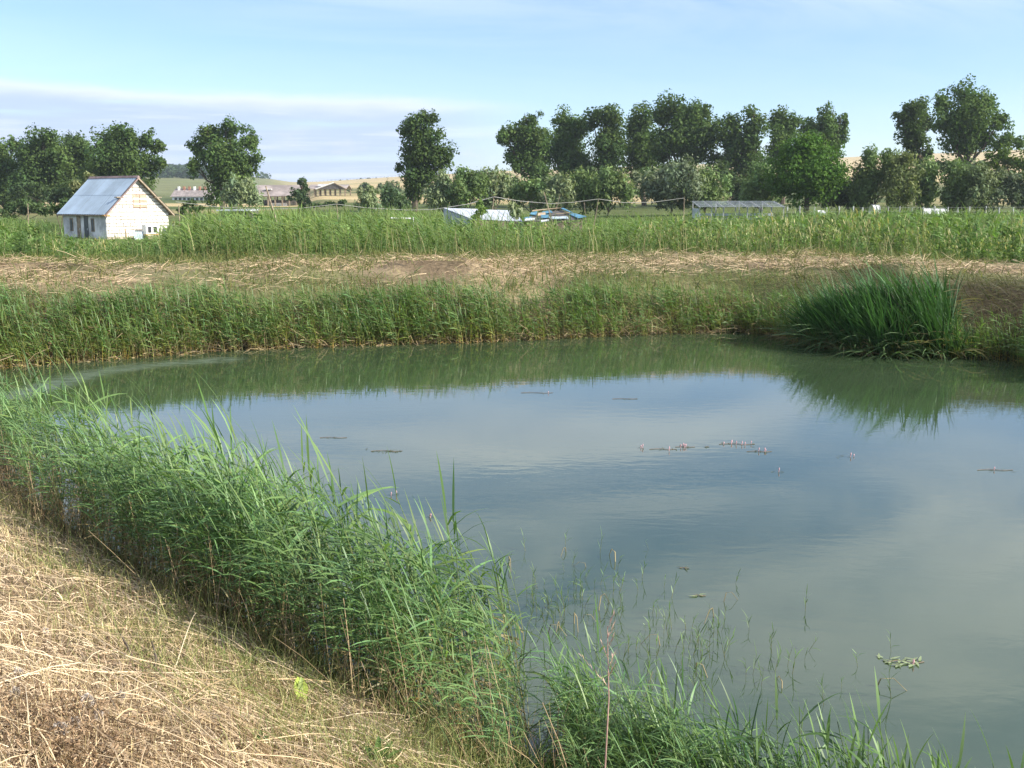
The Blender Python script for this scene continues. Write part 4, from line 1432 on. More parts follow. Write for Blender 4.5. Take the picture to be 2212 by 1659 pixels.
def plate(name, pts, th, mat, parent, org):
    mb = MB()
    a = [np.array(p) - org for p in pts]
    d_ = np.array([0, 0, th])
    i = len(mb.v)
    mb.v += [tuple(p) for p in a] + [tuple(p - d_) for p in a]
    mb.f += [(0, 1, 2, 3), (7, 6, 5, 4), (0, 4, 5, 1), (1, 5, 6, 2), (2, 6, 7, 3), (3, 7, 4, 0)]
    return mb.build(name, mat, parent)


sb = [at_d(958, 449, 64), at_d(1112, 455, 64), at_d(1128, 478, 60), at_d(1020, 473, 60)]
org = np.array([sb[3][0], 60, landz(sb[3][0], 60)])
shed = empty('tin_shed', org)
tag(shed, 'low shed with a white tin lean-to roof behind the weeds', 'shed')
for i in range(4):
    q = roof_quad(*sb, i / 4, (i + 1) / 4 - 0.006, 0, 1)
    plate('roof_sheet', [p + np.array([0, 0, 0.012 * (i % 2)]) for p in q], 0.03, M_TIN, shed, org)
zb_ = org[2] - 0.5
for a_, b__, nm_ in ((sb[0], sb[3], 'side_wall'), (sb[3], sb[2], 'front_wall'), (sb[1], sb[2], 'side_wall'), (sb[0], sb[1], 'back_wall')):
    mb = MB()
    a_, b__ = np.array(a_), np.array(b__)
    pa_, pb_ = a_ * 0.97 + b__ * 0.03 - org, b__ * 0.97 + a_ * 0.03 - org
    nrm_ = np.array([-(pb_ - pa_)[1], (pb_ - pa_)[0], 0])
    nrm_ = nrm_ / np.linalg.norm(nrm_) * 0.05
    dn = np.array([0, 0, 0.06])
    A_, B_ = pa_ - dn, pb_ - dn
    A0, B0 = np.array([A_[0], A_[1], -0.5]), np.array([B_[0], B_[1], -0.5])
    mb.v += [tuple(p) for p in (A0 - nrm_, B0 - nrm_, B_ - nrm_, A_ - nrm_, A0 + nrm_, B0 + nrm_, B_ + nrm_, A_ + nrm_)]
    mb.f += [(0, 1, 2, 3), (7, 6, 5, 4), (0, 4, 5, 1), (1, 5, 6, 2), (2, 6, 7, 3), (3, 7, 4, 0)]
    mb.build(nm_, M_FILM if nm_ != 'front_wall' else M_WOOD, shed)

sb = [at_d(1150, 460, 61), at_d(1215, 454, 61), at_d(1262, 474, 57), at_d(1128, 480, 57)]
org = np.array([sb[3][0], 57, landz(sb[3][0], 57)])
hut = empty('patched_hut', org)
tag(hut, 'low hut with a dark felt roof patched by bright blue tarpaulin', 'hut')
for i in range(3):
    for j in range(2):
        q = roof_quad(*sb, i / 3, (i + 1) / 3 - 0.008, j / 2, (j + 1) / 2 - 0.01)
        plate('roof_panel', [p + np.array([0, 0, 0.015 * ((i + j) % 2)]) for p in q], 0.04, M_TAR, hut, org)
for (u0, u1, v0, v1, mt, nm_) in ((0.94, 1.03, 0.0, 0.45, M_TARP, 'tarp_strip'), (0.90, 1.04, 0.5, 1.0, M_TARP, 'tarp_strip'), (0.32, 0.58, 0.10, 0.34, M_TARP, 'tarp_strip'), (0.02, 0.18, 0.15, 0.40, M_TARP, 'tarp_strip'),
                                  (0.30, 0.45, 0.62, 0.85, M_TARP, 'tarp_strip'), (0.0, 0.12, 0.65, 0.9, M_TARP, 'tarp_strip'), (0.45, 0.75, 0.86, 1.0, M_BLUEG, 'tarp_strip'), (0.62, 0.92, 0.44, 0.52, M_WOODL, 'board'),
                                  (0.22, 0.40, 0.36, 0.52, M_WOODL, 'board'), (0.0, 0.95, -0.03, 0.02, M_WOODL, 'board'), (0.40, 0.62, 0.70, 0.80, M_RAG, 'rag'), (0.05, 0.2, 0.95, 1.08, M_RAG, 'rag'), (0.3, 0.42, 0.98, 1.15, M_RAG, 'rag')):
    q = roof_quad(*sb, u0, u1, v0, v1)
    lift = 0.05 + R0.uniform(0, 0.05)
    q = [p + np.array([0, 0, lift + R0.uniform(0, 0.10)]) for p in q]
    plate(nm_, q, 0.03, mt, hut, org)
for u_, v_ in ((0.03, 0.05), (0.97, 0.05), (0.97, 0.95), (0.03, 0.95), (0.5, 0.95)):
    p = roof_quad(*sb, u_, u_, v_, v_)[0] - org
    MB().bar((p[0], p[1], -0.5), (p[0], p[1], p[2] - 0.06), 0.06).build('post', M_WOOD, hut)
plate('front_wall', [np.array(sb[3]) + [0.1, 0.1, -0.1], np.array(sb[2]) + [-0.1, 0.1, -0.1], np.array([sb[2][0] - 0.1, sb[2][1] + 0.16, org[2] - 0.4]), np.array([sb[3][0] + 0.1, sb[3][1] + 0.16, org[2] - 0.4])], 0.06, M_WOOD, hut, org)

# wire pen with a slatted film roof
Dp = 95.0
pl_, pr_ = at_d(1497, 440, Dp), at_d(1672, 442, Dp)
zt_ = EYE + (200.7 - 437 * K) * Dp / FPX
org = np.array([pl_[0], Dp, landz(pl_[0], Dp)])
pen = empty('film_pen', org)
tag(pen, 'grey timber pen with a slatted plastic film roof on posts', 'pen')
W_ = pr_[0] - pl_[0]
HB = zt_ - org[2]
dep = 3.4
drop = 0.42
for i in range(8):
    x_ = W_ * i / 7
    MB().box((x_ - 0.05, -dep - 0.05, -0.6), (x_ + 0.05, -dep + 0.05, HB - drop - 0.05)).build('post', M_POST, pen)
    if i % 2 == 0:
        MB().box((x_ - 0.05, -0.05, -0.6), (x_ + 0.05, 0.05, HB - 0.05)).build('post', M_POST, pen)
    mb = MB()
    mb.v += [(x_ - 0.04, -dep - 0.25, HB - drop - 0.06), (x_ + 0.04, -dep - 0.25, HB - drop - 0.06), (x_ + 0.04, 0.2, HB), (x_ - 0.04, 0.2, HB), (x_ - 0.04, -dep - 0.25, HB - drop + 0.03), (x_ + 0.04, -dep - 0.25, HB - drop + 0.03), (x_ + 0.04, 0.2, HB + 0.09), (x_ - 0.04, 0.2, HB + 0.09)]
    mb.f += [(0, 3, 2, 1), (4, 5, 6, 7), (0, 1, 5, 4), (1, 2, 6, 5), (2, 3, 7, 6), (3, 0, 4, 7)]
    mb.build('rafter', M_POST, pen)
for i in range(7):
    t_ = i / 6
    y_ = -dep - 0.15 + (dep + 0.2) * t_
    z_ = HB - drop + 0.05 + (drop + 0.04) * t_
    MB().box((-0.1, y_ - 0.13, z_), (W_ + 0.1, y_ + 0.13, z_ + 0.03)).build('roof_slat', M_FILM, pen)
for z_ in (0.55, 1.0, 1.35):
    MB().box((0, -0.02, z_), (W_, 0.02, z_ + 0.22)).build('film_band', M_FILM, pen)
MB().box((-0.02, -dep, 0.3), (0.02, 0, HB - drop - 0.1)).build('side_film', M_FILM, pen)

# post and wire fence at the right
Df = 112.0
fx_ = [1701, 1729, 1759, 1786, 1813, 1842, 1866, 1893, 1918, 1944, 1970, 1995, 2021, 2045, 2071, 2094, 2130, 2160, 2188, 2216]
p0 = at_d(fx_[0], 445, Df)
org = np.array([p0[0], Df, landz(p0[0], Df)])
fence = empty('post_fence', org)
tag(fence, 'long row of short grey posts with wire before the willows', 'fence')
zt_ = EYE + (200.7 - 446 * K) * Df / FPX
for i, x_ in enumerate(fx_):
    p = at_d(x_, 446, Df + 0.1 * math.sin(i * 3))
    g_ = landz(p[0], Df)
    MB().bar((p[0] - org[0], 0.2 * math.sin(i * 2.3), g_ - org[2] - 0.4), (p[0] - org[0] + 0.03 * math.sin(i * 5), 0.2 * math.sin(i * 2.3), zt_ - org[2] + 0.07 * math.sin(i * 1.7)), 0.085, 0.075, 5).build('post', M_POST, fence)
x1 = at_d(fx_[-1], 446, Df)[0] - org[0]
for k_, z_ in enumerate((zt_ - org[2] - 0.15, zt_ - org[2] - 0.55)):
    MB().bar((0, 0, z_), (x1, 0, z_ + 0.1), 0.012, 0.012, 4).build('wire', M_POST, fence)

# white covers half hidden by the weeds behind the fence
for x_, y_, wpx, nm_, lab in ((1772, 456, 20, 'plastic_cover', 'white humped plastic cover low behind the fourth fence post'), (1890, 444, 16, 'plastic_cover', 'pale plastic cover high under the tall right willow'), (2015, 452, 52, 'plastic_cover', 'long low white plastic cover behind the right end of the fence')):
    c_ = at_d(x_, y_, 118)
    g_ = landz(c_[0], 118)
    root = empty(nm_, (c_[0], 118, g_))
    tag(root, lab, 'cover', 'plastic covers behind the fence')
    hw = wpx * K * 118 / FPX / 2
    hh_ = c_[2] - g_ + 0.10
    mb = MB()
    nn_ = 7
    for i in range(nn_):
        a0, a1 = math.pi * i / nn_, math.pi * (i + 1) / nn_
        mb.face((-hw, -0.9 * math.cos(a0), hh_ * math.sin(a0)), (hw, -0.9 * math.cos(a0), hh_ * math.sin(a0) * 0.94), (hw, -0.9 * math.cos(a1), hh_ * math.sin(a1) * 0.94), (-hw, -0.9 * math.cos(a1), hh_ * math.sin(a1)))
    o = mb.build('sheet', M_RAG, root)
    o.modifiers.new('thick', 'SOLIDIFY').thickness = 0.01
    for s_ in (-0.9, 0.0, 0.9):
        pts = [(hw * s_, -0.93 * math.cos(math.pi * i / 8), hh_ * 1.02 * math.sin(math.pi * i / 8)) for i in range(9)]
        MB().tube(pts, 0.03, 4).build('hoop', M_POST, root)

# sagging line on poles
Dc = 64.0
cp = [(380, 436), (470, 447), (560, 452), (650, 450), (727, 441), (790, 449), (880, 454), (940, 452), (1010, 441), (1067, 425), (1120, 434), (1190, 440), (1240, 437), (1293, 430), (1350, 438), (1410, 437), (1478, 428)]
root = empty('sagging_line', at_d(380, 436, Dc))
tag(root, 'thin pale line sagging from pole to pole above the weeds', 'line')
o0 = np.array(at_d(380, 436, Dc))
pts = []
for i in range(len(cp) - 1):
    for k_ in range(3):
        a_, b__ = np.array(cp[i]), np.array(cp[i + 1])
        q = a_ * (1 - k_ / 3) + b__ * k_ / 3
        pts.append(tuple(at_d(q[0], q[1], Dc) - o0))
pts.append(tuple(at_d(*cp[-1], Dc) - o0))
MB().tube(pts, 0.016, 4).build('cord', M_CABLE, root)
for (xa, ya, xb, yb, D_, lab, rad_) in ((727, 440, 729, 470, Dc, 'short pole holding the line above the middle of the weeds', 0.04), (1067, 424, 1061, 470, Dc, 'thin pole lifting the line highest above the white shed', 0.04),
                                       (1293, 429, 1285, 470, Dc, 'thin pole holding the line right of the blue patched hut', 0.035), (1478, 427, 1476, 470, Dc, 'pole at the right end of the sagging line', 0.04),
                                       (1262, 437, 1264, 470, Dc, 'pale crooked stick just left of the pole beyond the hut', 0.03),
                                       (574, 402, 591, 465, 62, 'leaning bare wooden pole in the reeds before the far barns', 0.09), (1175, 415, 1192, 485, 55, 'tall bare stick leaning in front of the blue patched hut', 0.05), (1210, 420, 1195, 470, 66, 'forked bare twig right behind the tall leaning stick', 0.03),
                                       (60, 440, 60, 475, 90, 'pale pole standing far left of the house', 0.06)):
    a_, b__ = at_d(xa, ya, D_), at_d(xb, yb, D_)
    g_ = landz(b__[0], D_)
    e_ = a_ + (b__ - a_) * ((a_[2] - g_ + 0.4) / (a_[2] - b__[2]))
    m_ = (a_ + e_) / 2 + np.array([0.05, 0, 0])
    o = MB().tube([tuple(e_), tuple(m_), tuple(a_)], [rad_ * 0.85, rad_ * 0.75, rad_ * 0.5], 5).build('wooden_pole', M_WOOD)
    tag(o, lab, 'pole')
# white bar and dark low roof in the reeds
o = empty('white_rail', at_d(868, 472, 48))
tag(o, 'small white rail on a post in the middle of the reeds', 'rail')
MB().bar((-0.5, 0, 0.02), (0.47, 0, 0.0), 0.035).build('bar', M_WHITE, o)
MB().bar((0.5, 0, 0.05), (0.5, 0, -2.0), 0.035).build('post', M_WHITE, o)
c_ = at_d(507, 456, 75)
o = empty('dark_shed', (c_[0], 75, landz(c_[0], 75)))
tag(o, 'low dark shed with a pale roof edge right of the house', 'shed')
h_ = c_[2] - landz(c_[0], 75)
MB().box((-1.0, 0, -0.5), (1.2, 2, h_)).build('wall', M_TAR, o)
MB().box((-1.25, -0.25, h_ + 0.003), (1.15, 2.2, h_ + 0.10)).build('roof', M_TIN, o)
# leafy saplings before the sheds
tree('sapling', 'leafy green sapling before the right end of the tin roof', 'sapling', 52, [(1037, 440, 10, 9), (1040, 455, 15, 12), (1030, 468, 14, 9)], (0.15, 0.23, 0.06), M_WILLOW, tw=0.02, seed=300, leafpx=1.8, aspect=1.8, split=0.2, fill=3.5)
tree('sapling', 'pale silvery sapling between the tin shed and the patched hut', 'sapling', 52, [(1110, 447, 12, 9), (1122, 455, 9, 8), (1113, 462, 14, 10)], (0.27, 0.31, 0.17), M_WILLOW, tw=0.02, seed=301, leafpx=1.8, aspect=2.6, up=1.0, split=0.2, fill=3.0)

# ================================================================== far farm buildings
def barn(name, label, xl, xr, ye, yr, yb, D, nposts, yaw=0.0, gable_right=True, depth=9.0, rtop=None):
    s = D * K / FPX
    a_, b__ = at_d(xl, ye, D), at_d(xr, ye, D)
    W = b__[0] - a_[0]
    zr, ze, zg = [EYE + (200.7 - y * K) * D / FPX for y in (yr, ye, yb)]
    g_ = min(landz(a_[0], D), zg)
    o = empty(name, (a_[0], D, g_))
    tag(o, label, 'barn')
    he, hr = ze - g_, zr - g_
    mb = MB()
    mb.v += [(-0.5, -0.6, he - 0.15), (W + 0.5, -0.6, he - 0.15), (W + 0.5, depth / 2, hr), (-0.5, depth / 2, hr)]
    mb.v += [(x, y, z - 0.15) for x, y, z in mb.v]
    mb.f += [(0, 1, 2, 3), (7, 6, 5, 4), (0, 4, 5, 1), (1, 5, 6, 2), (2, 6, 7, 3), (3, 7, 4, 0)]
    rf = mb.build('roof', M_BARNR, o)
    mb = MB()
    mb.v += [(-0.5, depth / 2 + 0.01, hr - 0.02), (W + 0.5, depth / 2 + 0.01, hr - 0.02), (W + 0.5, depth + 0.6, he - 0.2), (-0.5, depth + 0.6, he - 0.2)]
    mb.v += [(x, y, z - 0.15) for x, y, z in mb.v]
    mb.f += [(0, 1, 2, 3), (7, 6, 5, 4), (0, 4, 5, 1), (1, 5, 6, 2), (2, 6, 7, 3), (3, 7, 4, 0)]
    mb.build('roof', M_BARNR, o)
    for i in range(nposts):
        x_ = W * i / (nposts - 1)
        MB().box((x_ - 0.18, -0.18, -0.5), (x_ + 0.18, 0.18, he - 0.35)).build('post', M_WOOD, o)
        MB().box((x_ - 0.18, depth - 0.18, -0.5), (x_ + 0.18, depth + 0.18, he - 0.4)).build('post', M_WOOD, o)
    return o, W, he, hr, depth, rf


bo, W, he, hr, dp, rf = barn('open_barn', 'long open barn left of the conical tree with sagging grey roof', 548, 640, 422, 400, 438, 300, 7, depth=12)
MB().box((0.3, 9.6, -0.4), (W - 0.3, 9.9, he * 0.55)).build('back_wall', M_TAR, bo)
MB().box((W * 0.35, 0.8, -0.3), (W * 0.75, 1.3, he * 0.28)).build('white_panel', M_WHITE, bo)
MB().box((W * 0.22, 1.8, he + (hr - he) * 0.55), (W * 0.38, 3.2, he + (hr - he) * 0.62)).build('skylight', M_WHITE, bo)
bo, W, he, hr, dp, rf = barn('open_barn', 'open pole barn with a pale gable right of the conical tree', 668, 745, 407, 399, 424, 330, 8, depth=11)
mb = MB().prism([(W - 8.6, he - 0.3), (W + 0.4, he - 0.3), (W - 3.2, hr + 0.3)], -0.9, -0.65)
mb.build('gable', M_TAR, bo)
MB().bar((W - 8.9, -1.0, he - 0.35), (W - 3.2, -1.0, hr + 0.45), 0.22).build('gable_edge', M_WHITE, bo)
MB().bar((W - 3.2, -1.0, hr + 0.45), (W + 0.7, -1.0, he - 0.35), 0.16).build('gable_edge', M_WOOD, bo)
MB().box((W - 8.5, 1.0, he + (hr - he) * 0.45), (W - 3.6, 2.6, hr + 0.1)).build('roof_patch', M_WHITE, bo)

D = 420
a_, b__ = at_d(372, 436, D), at_d(462, 436, D)
g_ = EYE + (200.7 - 437 * K) * D / FPX
lh = empty('long_house', (a_[0], D, g_))
tag(lh, 'long low white building with many chimneys far behind the house', 'building')
W = b__[0] - a_[0]
MB().box((0, 0, -1.5), (W, 7, 2.2)).build('wall', M_WHITE, lh)
mb = MB()
mb.v += [(-0.6, -0.7, 2.21), (W + 0.6, -0.7, 2.21), (W + 0.6, 7.7, 2.21), (-0.6, 7.7, 2.21), (0.5, 3.5, 5.4), (W - 0.5, 3.5, 5.4)]
mb.f += [(3, 2, 1, 0), (0, 1, 5, 4), (1, 2, 5), (2, 3, 4, 5), (3, 0, 4)]
rf = mb.build('roof', M_TILE, lh)
for i in range(7):
    x_ = 2.0 + i * (W - 4) / 6
    MB().box((x_ - 0.4, 2.6, 4.0), (x_ + 0.4, 3.4, 6.2)).build('chimney', M_BRICK if i % 3 else M_WHITE, rf)
for i in range(9):
    x_ = 1.5 + i * (W - 3) / 8
    MB().box((x_ - 0.5, -0.05, 0.6), (x_ + 0.5, -0.004, 1.8)).build('window', M_DARK, lh)
# trellis posts along the skyline
tr_ = empty('skyline_fence', at_d(650, 392, 1320))
tag(tr_, 'row of thin posts with wire along the skyline ridge', 'fence')
o0 = np.array(at_d(650, 392, 1320))
prev = None
for i in range(26):
    x_ = 650 + i * 8.2
    p = np.array(at_d(x_, 392 - (x_ - 650) * 0.066, 1320)) - o0
    MB().bar((p[0], p[1], p[2] - 9), (p[0], p[1], p[2]), 0.25, 0.25, 4).build('post', M_POST, tr_)
    if prev is not None:
        MB().bar(tuple(prev - [0, 0, 0.3]), tuple(p - [0, 0, 0.3]), 0.12, 0.12, 4).build('wire', M_POST, tr_)
    prev = p


# ================================================================== cattails leaning left at the right shore
M_CAT = leaf_mat('cattail_mat', 0.28, 0.5, 0.22, var=0.3)
catm = []
for i in range(5):
    r = np.random.default_rng(800 + i)
    T = Tmpl()
    for k_ in range(15):
        yaw = math.pi + r.normal(0, 0.9)
        c = np.array([0.058, 0.128, 0.044]) * r.uniform(0.75, 1.35)
        T.leaf(r.normal(0, 0.05, 3) * np.array([1, 1, 0]), yaw, r.uniform(1.02, 1.36), r.uniform(0.75, 1.1), r.uniform(0.016, 0.024), r.uniform(0.1, 0.5), 5, c * 0.9, c * 1.1, r.normal(0.3, 0.5))
    for k_ in range(3):
        c = np.array([0.30, 0.25, 0.12])
        T.leaf(r.normal(0, 0.05, 3) * np.array([1, 1, 0]), r.uniform(0, 6.28), r.uniform(0.7, 1.4), r.uniform(0.3, 0.7), 0.016, r.uniform(0.5, 2.2), 5, c * 0.8, c, r.normal(0, 0.5))
    for k_ in range(5):
        c = np.array([0.09, 0.15, 0.06])
        T.leaf(r.normal(0, 0.06, 3) * np.array([1, 1, 0]), math.pi + r.normal(0, 0.7), r.uniform(0.4, 0.7), r.uniform(0.6, 0.9), 0.018, 1.0, 5, c, c, r.normal(0, 0.4))
    v, q, cc = T.done()
    catm.append(np_obj('cattail', v, q, cc, [M_CAT], link=False).data)
r = np.random.default_rng(61)
cnt = 0
while cnt < 150:
    sxp, t_ = r.uniform(1780, 2115), r.uniform(0, 1)
    b_ = at_z(sxp, np.interp(sxp, [1735, 1800, 1900, 2000, 2085], [738, 752, 764, 770, 772]), 0)
    x_, y_ = b_[0] + r.normal(0, 0.1), b_[1] + t_ ** 1.3 * 1.5 - 0.1
    o = bpy.data.objects.new('cattail', catm[int(r.integers(0, 5))])
    COL.objects.link(o)
    z_ = max(-0.12, landz(x_, y_))
    o.location = (x_, y_, z_)
    o.rotation_euler = (r.normal(0, 0.10), r.normal(-0.12, 0.13), r.normal(0, 0.5))
    hz_ = np.interp(sxp, [1765, 1810, 1870, 1950, 2030, 2080, 2112], [1.55, 2.0, 1.9, 1.8, 1.95, 1.6, 0.9]) * r.uniform(0.68, 1.08)
    o.scale = (hz_ * 1.05, hz_ * 1.05, hz_ * (1.0 - 0.22 * t_))
    tag(o, 'dark green cattail leaning left in the clump at the right shore', 'cattail', 'cattails of the leaning clump')
    cnt += 1
# cattails at the clump's right end, sunlight painted in as a brighter green
catb = []
for i in range(2):
    r2 = np.random.default_rng(830 + i)
    T = Tmpl()
    for k_ in range(11):
        c = np.array([0.15, 0.26, 0.07]) * r2.uniform(0.8, 1.25)
        T.leaf(r2.normal(0, 0.05, 3) * np.array([1, 1, 0]), r2.uniform(0, 6.28), r2.uniform(0.9, 1.45), r2.uniform(0.55, 0.95), 0.024, r2.uniform(0.2, 1.0), 5, c * 0.85, c * 1.1, r2.normal(0, 0.5))
    v, q, cc = T.done()
    catb.append(np_obj('sunlit_tint_cattail', v, q, cc, [M_CAT], link=False).data)
for x_, s_, lab in ((2042, 0.75, 'sunlit-tinted cattail at the right foot of the dark clump'), (2062, 0.95, 'taller sunlit-tinted cattail tuft standing in the water at the clump end'), (2098, 0.85, 'last sunlit-tinted cattail tuft right of the leaning clump'), (2015, 0.6, 'low sunlit-tinted cattail in front of the dark leaning clump')):
    b_ = at_z(x_, 771, 0)
    o = bpy.data.objects.new('sunlit_tint_cattail', catb[int(x_) % 2])
    COL.objects.link(o)
    o.location = (b_[0], b_[1], -0.05)
    o.scale = (s_, s_, s_)
    tag(o, lab, 'cattail')
# dry grass over the right bank, coloured darker to carry its shade
P = spots(30000, 7.5, 15, 12, 30, r)
d = pond_dist(P[:, 0], P[:, 1])
P = P[(d > 0.0) & (d < 3.6)][:7000]
n = len(P)
u = rng.random(n)[:, None]
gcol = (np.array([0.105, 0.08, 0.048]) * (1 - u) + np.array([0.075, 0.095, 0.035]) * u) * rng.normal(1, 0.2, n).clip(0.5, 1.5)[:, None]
V, Q, C = strands(P, rng.uniform(0.25, 0.7, n), rng.uniform(0.008, 0.016, n), rng.normal(3.6, 0.6, n), rng.uniform(0.0, 1.0, n), rng.uniform(0.4, 1.4, n), gcol, land(P[:, 0], P[:, 1]))
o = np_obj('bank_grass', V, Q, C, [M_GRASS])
tag(o, 'matted brown grass on the right bank, shade painted into its colour', 'grass', kind='stuff')


# ================================================================== mown near bank
def ground_strands(P, length, width, yaw, curve, col, lift, nseg=3, arch=0.03):
    n = len(P)
    pts = [P.copy()]
    yv = yaw.copy()
    for k in range(nseg):
        pts.append(pts[-1] + (length / nseg)[:, None] * np.stack([np.cos(yv), np.sin(yv)], -1))
        yv = yv + curve / nseg
    pts = np.stack(pts, 1)
    z = land(pts[..., 0], pts[..., 1])
    tt = np.linspace(0, 1, nseg + 1)
    z = z + lift[:, None] * (1 - rng.uniform(-0.6, 1.0, n)[:, None] * (tt - 0.5)) + arch * np.sin(np.pi * tt) * rng.uniform(0, 1.5, n)[:, None]
    pts = np.concatenate([pts, z[..., None]], -1)
    ph = rng.uniform(0, np.pi, n)
    side = np.stack([-np.sin(yaw) * np.cos(ph), np.cos(yaw) * np.cos(ph), np.sin(ph)], -1)
    wv = np.linspace(1.0, 0.6, nseg + 1)
    L = pts - side[:, None] * (width[:, None] * wv)[..., None] / 2
    Rr = pts + side[:, None] * (width[:, None] * wv)[..., None] / 2
    V = np.concatenate([L, Rr], 1)
    k1 = nseg + 1
    i = np.arange(nseg)
    q = np.stack([i, i + 1, i + 1 + k1, i + k1], -1)
    Q = q[None] + (np.arange(n) * 2 * k1)[:, None, None]
    return V.reshape(-1, 3), Q.reshape(-1, 4), np.clip(np.repeat(col[:, None], 2 * k1, 1).reshape(-1, 3), 0, 1)


def bank_spots(n, dmin, dmax, rmin=2.0, rmax=13.0):
    a = rng.uniform(-34, 10, n * 3)
    rr = np.exp(rng.uniform(math.log(rmin), math.log(rmax), n * 3))
    P = np.stack([rr * np.sin(np.radians(a)), rr * np.cos(np.radians(a))], -1)
    d = pond_dist(P[:, 0], P[:, 1])
    k = (d > dmin) & (d < dmax)
    return P[k][:n], d[k][:n]


# stubble of cut stems
P, d = bank_spots(42000, 0.35, 9)
k = rng.random(len(P)) < 0.15 + 0.85 * sstep(fbm(P[:, 0], P[:, 1], 1.6, 3), 0.38, 0.6)
P, d = P[k], d[k]
n = len(P)
rr = np.hypot(P[:, 0], P[:, 1])
V, Q, C = strands(P, rng.uniform(0.03, 0.16, n), rng.uniform(0.0020, 0.0045, n) * (0.7 + rr / 10), rng.uniform(0, 6.28, n), rng.uniform(0.8, 1.57, n), rng.uniform(-0.3, 0.6, n), strawcol(n, (0.66, 0.54, 0.33), (0.36, 0.30, 0.14), 0.2), land(P[:, 0], P[:, 1]), 1)
o = np_obj('straw_stubble', V, Q, C, [M_STRAW])
tag(o, 'short pale stubble on the mown near bank', 'stubble', kind='stuff')
# lying straw
P, d = bank_spots(42000, 0.5, 9)
n = len(P)
rr = np.hypot(P[:, 0], P[:, 1])
yaw = np.where(rng.random(n) < 0.55, rng.normal(-0.75, 0.45, n), rng.uniform(0, 6.28, n))
V, Q, C = ground_strands(P, rng.uniform(0.06, 0.26, n) * rng.choice([1, 1, 1, 2.2], n), rng.uniform(0.0014, 0.0046, n) * (0.75 + rr / 10), yaw, rng.normal(0, 0.28, n), strawcol(n, (0.72, 0.58, 0.40), (0.26, 0.18, 0.11), 0.2), rng.uniform(0.003, 0.09, n) * rng.uniform(0.2, 1, n), 3)
o = np_obj('straw_litter', V, Q, C, [M_STRAW])
tag(o, 'tangled pale straw lying on the mown near bank', 'straw', kind='stuff')
# coarse matted straw in clumps
P, d = bank_spots(9000, 0.8, 9, 2.0, 9.0)
k = rng.random(len(P)) < sstep(fbm(P[:, 0] + 11, P[:, 1], 1.1, 3), 0.42, 0.62)
P, d = P[k][:4200], d[k][:4200]
n = len(P)
V, Q, C = ground_strands(P, rng.uniform(0.25, 0.85, n), rng.uniform(0.004, 0.0085, n), np.where(rng.random(n) < 0.7, rng.normal(-0.7, 0.35, n), rng.uniform(0, 6.28, n)), rng.normal(0, 0.3, n), strawcol(n, (0.70, 0.54, 0.34), (0.34, 0.24, 0.13), 0.2), rng.uniform(0.02, 0.12, n), 4)
o = np_obj('matted_straw', V, Q, C, [M_STRAW])
tag(o, 'coarse matted straw in clumps on the mown near bank', 'straw', kind='stuff')
# crumbled dry leaves
P, d = bank_spots(17000, 0.6, 9)
n = len(P)
br = np.exp(-(((P[:, 0] + 1.55) / 0.55) ** 2 + ((P[:, 1] - 3.55) / 0.5) ** 2))
lc = strawcol(n, (0.50, 0.38, 0.25), (0.26, 0.17, 0.10))
V, Q, C = ground_strands(P, rng.uniform(0.02, 0.09, n), rng.uniform(0.006, 0.014, n), rng.uniform(0, 6.28, n), rng.normal(0, 1.5, n), lc, rng.uniform(0.0, 0.05, n), 2)
o = np_obj('dry_leaf_litter', V, Q, C, [M_STRAW])
tag(o, 'crumbled brown dry leaves among the straw', 'dry leaves', kind='stuff')
# brown withered weeds heaped at the left
n = 5500
P = np.array([at_z(x_, y_, 1.3)[:2] for x_, y_ in zip(rng.normal(150, 105, n), rng.normal(1480, 62, n))])
V, Q, C = strands(P, rng.uniform(0.012, 0.045, n), rng.uniform(0.003, 0.011, n), rng.uniform(0, 6.28, n), rng.uniform(-1, 1.2, n), rng.uniform(-1, 1, n), strawcol(n, (0.46, 0.31, 0.18), (0.15, 0.095, 0.05), 0.25), land(P[:, 0], P[:, 1]) + rng.uniform(0, 0.13, n), 2)
o = np_obj('withered_weeds', V, Q, C, [M_STRAW])
tag(o, 'heap of withered brown weeds in the straw at the left', 'withered weeds', kind='stuff')
# green grass along the edge between straw and reeds
P, d = bank_spots(24000, 0.1, 2.2)
k = rng.random(len(P)) < (1 - sstep(d, 0.7, 2.1)) * (0.25 + sstep(fbm(P[:, 0], P[:, 1], 1.3, 3), 0.3, 0.65))
P, d = P[k], d[k]
n = len(P)
u = rng.random(n)[:, None]
gcol = (np.array([0.11, 0.17, 0.05]) * (1 - u) + np.array([0.38, 0.35, 0.15]) * u) * rng.normal(1, 0.2, n).clip(0.5, 1.5)[:, None]
V, Q, C = strands(P, rng.uniform(0.06, 0.26, n) * rng.choice([1, 1, 1, 1.7], n), rng.uniform(0.003, 0.006, n), rng.uniform(0, 6.28, n), rng.uniform(0.8, 1.5, n), rng.uniform(0.1, 1.2, n), gcol, land(P[:, 0], P[:, 1]), 3)
o = np_obj('edge_grass', V, Q, C, [M_GRASS])
tag(o, 'green and yellow grass between straw and near reeds', 'grass', kind='stuff')
